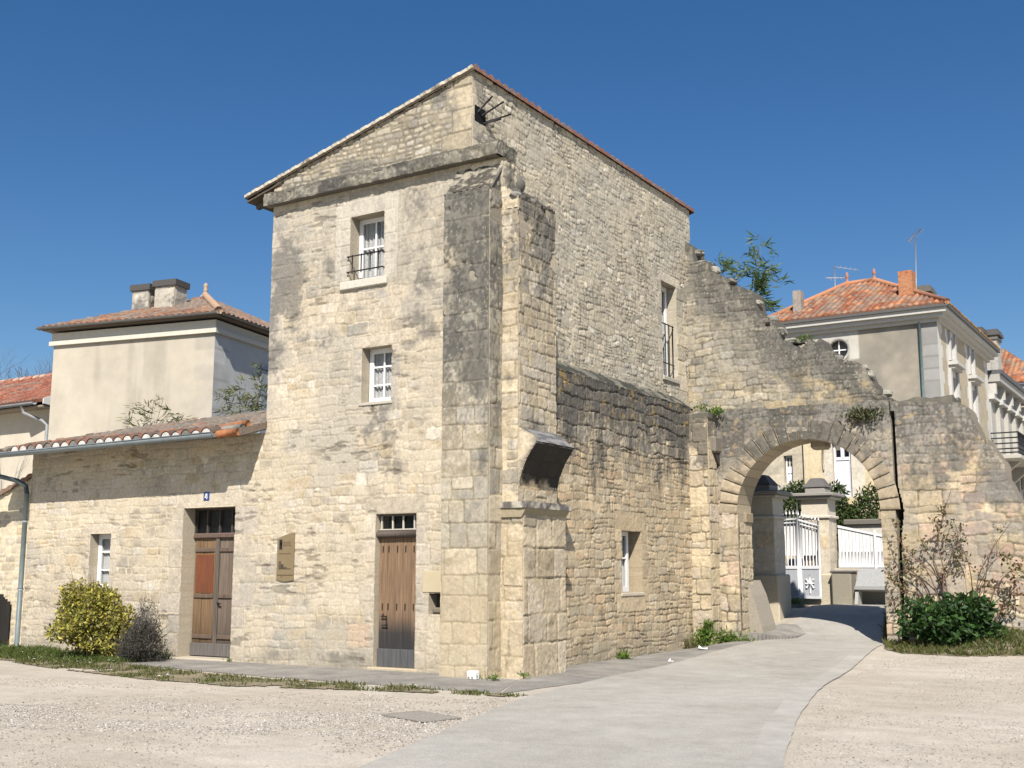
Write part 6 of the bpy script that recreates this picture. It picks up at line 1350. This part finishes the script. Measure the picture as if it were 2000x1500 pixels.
soil('soil_bank', rp_, .06, .012, M_EARTH, 8, .30)
grass('bank_grass', 'green grass bank around the dark bush at the right arch pier', rp_, 14000, .12, 9, GC, .36)
def chips(name, label, poly, n, s0, s1, seed, cols, thr=.5, fs=1.2, patch=None):
    rng = np.random.default_rng(seed); P = np.array(poly); lo, hi = P.min(0), P.max(0); q = rng.uniform(lo, hi, (n*8, 2))
    m = in_poly(poly, q[:, 0], q[:, 1]) & (fbm(q[:, 0]*fs, q[:, 1]*fs, seed, 4)+rng.normal(size=len(q))*.05 > thr); q = q[m][:n]; n = len(q); s = rng.uniform(s0, s1, (n, 1))*rng.uniform(.5, 1, (n, 1))
    T = np.array([(1, 0, -.2), (-.4, .9, -.2), (-.6, -.8, -.2), (.1, .1, .75), (.5, .6, .25)]); A = rng.uniform(0, 2*math.pi, n)
    V = T[None]+rng.normal(size=(n, 5, 3))*.18; c, s_ = np.cos(A), np.sin(A); V = np.stack([V[..., 0]*c[:, None]-V[..., 1]*s_[:, None], V[..., 0]*s_[:, None]+V[..., 1]*c[:, None], V[..., 2]*.8], -1)*s[:, None]
    V[..., 0] += q[:, :1]; V[..., 1] += q[:, 1:]; V[..., 2] += g(q[:, 0], q[:, 1])[:, None]+.004
    F = np.array([(0, 4, 3, 3), (4, 1, 3, 3), (1, 2, 3, 3), (2, 0, 3, 3)]); 
    me_v = V.reshape(-1, 3); b = MB(); b.arr = []; base = (np.arange(n)*5)[:, None, None]
    f3 = np.array([(0, 4, 3), (4, 1, 3), (1, 2, 3), (2, 0, 3)])[None]+base; cc = np.repeat(np.array(cols)[rng.integers(0, len(cols), n)]*rng.uniform(.8, 1.15, (n, 1)), 5, 0)
    me = bpy.data.meshes.new(name); me.vertices.add(len(me_v)); me.vertices.foreach_set('co', me_v.astype(np.float32).ravel()); f3 = f3.reshape(-1, 3)
    me.loops.add(f3.size); me.loops.foreach_set('vertex_index', f3.astype(np.int32).ravel()); me.polygons.add(len(f3)); me.polygons.foreach_set('loop_start', (np.arange(len(f3))*3).astype(np.int32)); me.polygons.foreach_set('loop_total', np.full(len(f3), 3, np.int32))
    a = me.color_attributes.new('Col', 'FLOAT_COLOR', 'POINT'); a.data.foreach_set('color', np.concatenate([cc, np.ones((len(cc), 1))], 1).astype(np.float32).ravel()); me.update(calc_edges=True)
    return tag(link(name, me, None, M_STONE), label, 'gravel', kind='stuff')
CH = [(.43,.385,.325), (.40,.35,.29), (.47,.43,.37), (.34,.295,.24)]
chips('loose_gravel', 'drift of loose pale stones across the court on the left', [G0(*q) for q in ((-40, 1375), (300, 1372), (620, 1388), (900, 1400), (860, 1440), (600, 1436), (300, 1432), (-40, 1420))], 11000, .007, .020, 12, CH+[(.54,.51,.46)], .42, 2.0)
chips('scattered_gravel', 'thinly scattered pebbles over the left court', [G0(*q) for q in ((-40, 1320), (400, 1345), (990, 1375), (840, 1440), (690, 1502), (-60, 1510))], 6000, .007, .02, 13, CH, .46, 1.2)
chips('side_gravel', 'pebbles strewn over the gravel right of the lane', [G0(*q) for q in ((1735, 1290), (2060, 1285), (2150, 1520), (1530, 1515), (1575, 1400), (1620, 1345))], 8000, .006, .016, 14, CH, .44, .8)
chips('edge_gravel', 'gravel spilled along the pavement tip', [G0(*q) for q in ((700, 1355), (1000, 1366), (900, 1420), (760, 1470), (640, 1470))], 2500, .008, .024, 15, CH, .35, 2.0)

# ------------------------------------------------------------------ small things
b = MB(); p = hit(403, 969.5, 1, -.02); b.box((p[0]-.075, -.022, p[2]-.078), (p[0]+.075, -.008, p[2]+.078), (.025, .055, .20), .004)
pl = tag(b.build('number_plate', M_PAINT), 'small blue enamel house number plate reading 4 above the double door', 'house number')
b = MB(); x, z = p[0], p[2]; y0, y1 = -.026, -.021; wc = (.8, .8, .8)
b.box((x+.008, y0, z-.05), (x+.026, y1, z+.05), wc); b.box((x-.036, y0, z-.026), (x+.042, y1, z-.010), wc); b.add([(x+.008, y0, z+.05), (x-.012, y0, z+.05), (x-.036, y0, z-.010), (x-.016, y0, z-.010)], [(0, 1, 2, 3)], wc)
b.build('numeral', M_PAINT, pl)
pa, pb_ = hit(541, 1092, 1, -.03), hit(574, 1092, 1, -.03); zt, zm, zb = hit(574, 1040, 1, -.03)[2], hit(541, 1053, 1, -.03)[2], hit(557, 1137, 1, -.03)[2]
x0, x1 = pa[0], pb_[0]; w = x1-x0
out = [(x0, zb+.04)]+[(x0+w*t, zb+.04-.03*math.sin(t*math.pi)) for t in np.linspace(.1, .9, 8)]+[(x1, zb+.04), (x1, zt)]+[(x1-w*t, zt-(zt-zm)*t**1.6) for t in np.linspace(.15, 1, 8)]
b = MB(); b.prism(out, (0, 0, 0), X, Z, -Y, .012, .034, (.22, .165, .09))
pq = tag(b.build('wall_plaque', M_PAINT), 'tall bronze information plaque with a curved top between the two doors', 'plaque')
b = MB(); dk = (.045, .035, .025); yy0, yy1 = -.0372, -.0342
def bar(a0, a1, c0, c1, col=dk): b.box((x0+w*a0, yy0, zb+(zt-zb)*c0), (x0+w*a1, yy1, zb+(zt-zb)*c1), col)
bar(.13, .30, .66, .86, (.02, .018, .02)); bar(.2, .27, .74, .80, (.20, .18, .22))
rg = np.random.default_rng(6)
for c0 in (.80, .765, .73):
    a = .36
    while a < .78: e = a+rg.uniform(.05, .13); bar(a, min(e, .84), c0, c0+.013, (.10, .075, .04)); a = e+.03
a = .14
while a < .8: e = a+rg.uniform(.06, .12); bar(a, min(e, .86), .565, .582, (.12, .075, .05)); a = e+.025
bar(.12, .84, .26, .275, (.07, .05, .03)); bar(.12, .26, .275, .42, (.10, .08, .05)); bar(.26, .40, .275, .36, (.06, .045, .035)); bar(.40, .6, .275, .31, (.10, .08, .05)); bar(.03, .97, .135, .148, (.06, .03, .02)); bar(.27, .33, .095, .115, (.05, .03, .02))
b.build('lettering', M_PAINT, pq)
p = hit(922, 1322, 1, -.60); b = MB(); b.box((p[0]-.09, -.62, .0), (p[0]+.07, -.50, .13), (.82, .82, .80), .015); b.box((p[0]-.065, -.624, .0), (p[0]-.03, -.6, .05), (.25, .22, .18)); b.box((p[0]+.0, -.624, .0), (p[0]+.03, -.6, .05), (.25, .22, .18))
tag(b.build('marker_block', M_PAINT), 'small white block on the ground at the foot of the front buttress', 'block')
gc = np.array(G0(822, 1402)); th = -.32; gu = np.array((math.cos(th), math.sin(th), 0)); gv = np.array((-math.sin(th), math.cos(th), 0)); o = np.array((gc[0], gc[1], .012)); b = MB()
b.obox(o, gu, gv, Z, (-.40, -.26, 0), (.40, -.235, .012), (.30, .27, .235)); b.obox(o, gu, gv, Z, (-.40, .235, 0), (.40, .26, .012), (.30, .27, .235)); b.obox(o, gu, gv, Z, (-.40, -.235, 0), (-.375, .235, .012), (.30, .27, .235)); b.obox(o, gu, gv, Z, (.375, -.235, 0), (.40, .235, .012), (.30, .27, .235)); b.obox(o, gu, gv, Z, (-.375, -.235, -.006), (.375, .235, -.002), (.16, .145, .125))
for k in range(19): b.obox(o, gu, gv, Z, (-.36+k*.039, -.235, -.002), (-.338+k*.039, .235, .009), (.34, .31, .265))
tag(b.build('drain_grate', M_IRON), 'flat iron drain grating in the gravel left of the lane', 'drain grate')
for (u, v, s, lab) in ((1370, 1274, .10, 'crumpled white paper scrap on the asphalt strip below the arch pier'), (1308, 1289, .04, 'tiny white scrap on the lane edge'), (1527, 1243, .05, 'white scrap by the kerb just before the arch')):
    p = hit(u, v, 2, .06); rg = np.random.default_rng(int(u)); vs = [(p[0]+i*s-s+rg.normal()*.01, p[1]+j*s*.6+rg.normal()*.01, float(g(p[0], p[1]))+.02+abs(rg.normal())*.03) for i in range(3) for j in range(3)]
    b = MB(); b.add(vs, [(i*3+j, (i+1)*3+j, (i+1)*3+j+1, i*3+j+1) for i in range(2) for j in range(2)], (.8, .8, .78)); tag(b.build('paper_scrap', M_PAINT), lab, 'litter', 'litter on the ground')
b = MB(); b.pan(pan((1.30, 8.25, -.05), X, Y, Z, .95, 2.6, .05, lambda S, T: (.22+.10*ss(.95, .3, S)+.05*T+.02*fbm(S*4, T*4, 3), np.zeros(S.shape+(3,))+np.array((.27, .25, .22))*(.8+.4*fbm(S*6, T*6, 5))[..., None]), lambda S, T: (S < .35+.55*ss(0, .9, T)) & (S < 1.1-.25*ss(1.4, 2.6, T)), .3))
tag(b.build('kerb_ramp', M_PAVE), kind='structure')
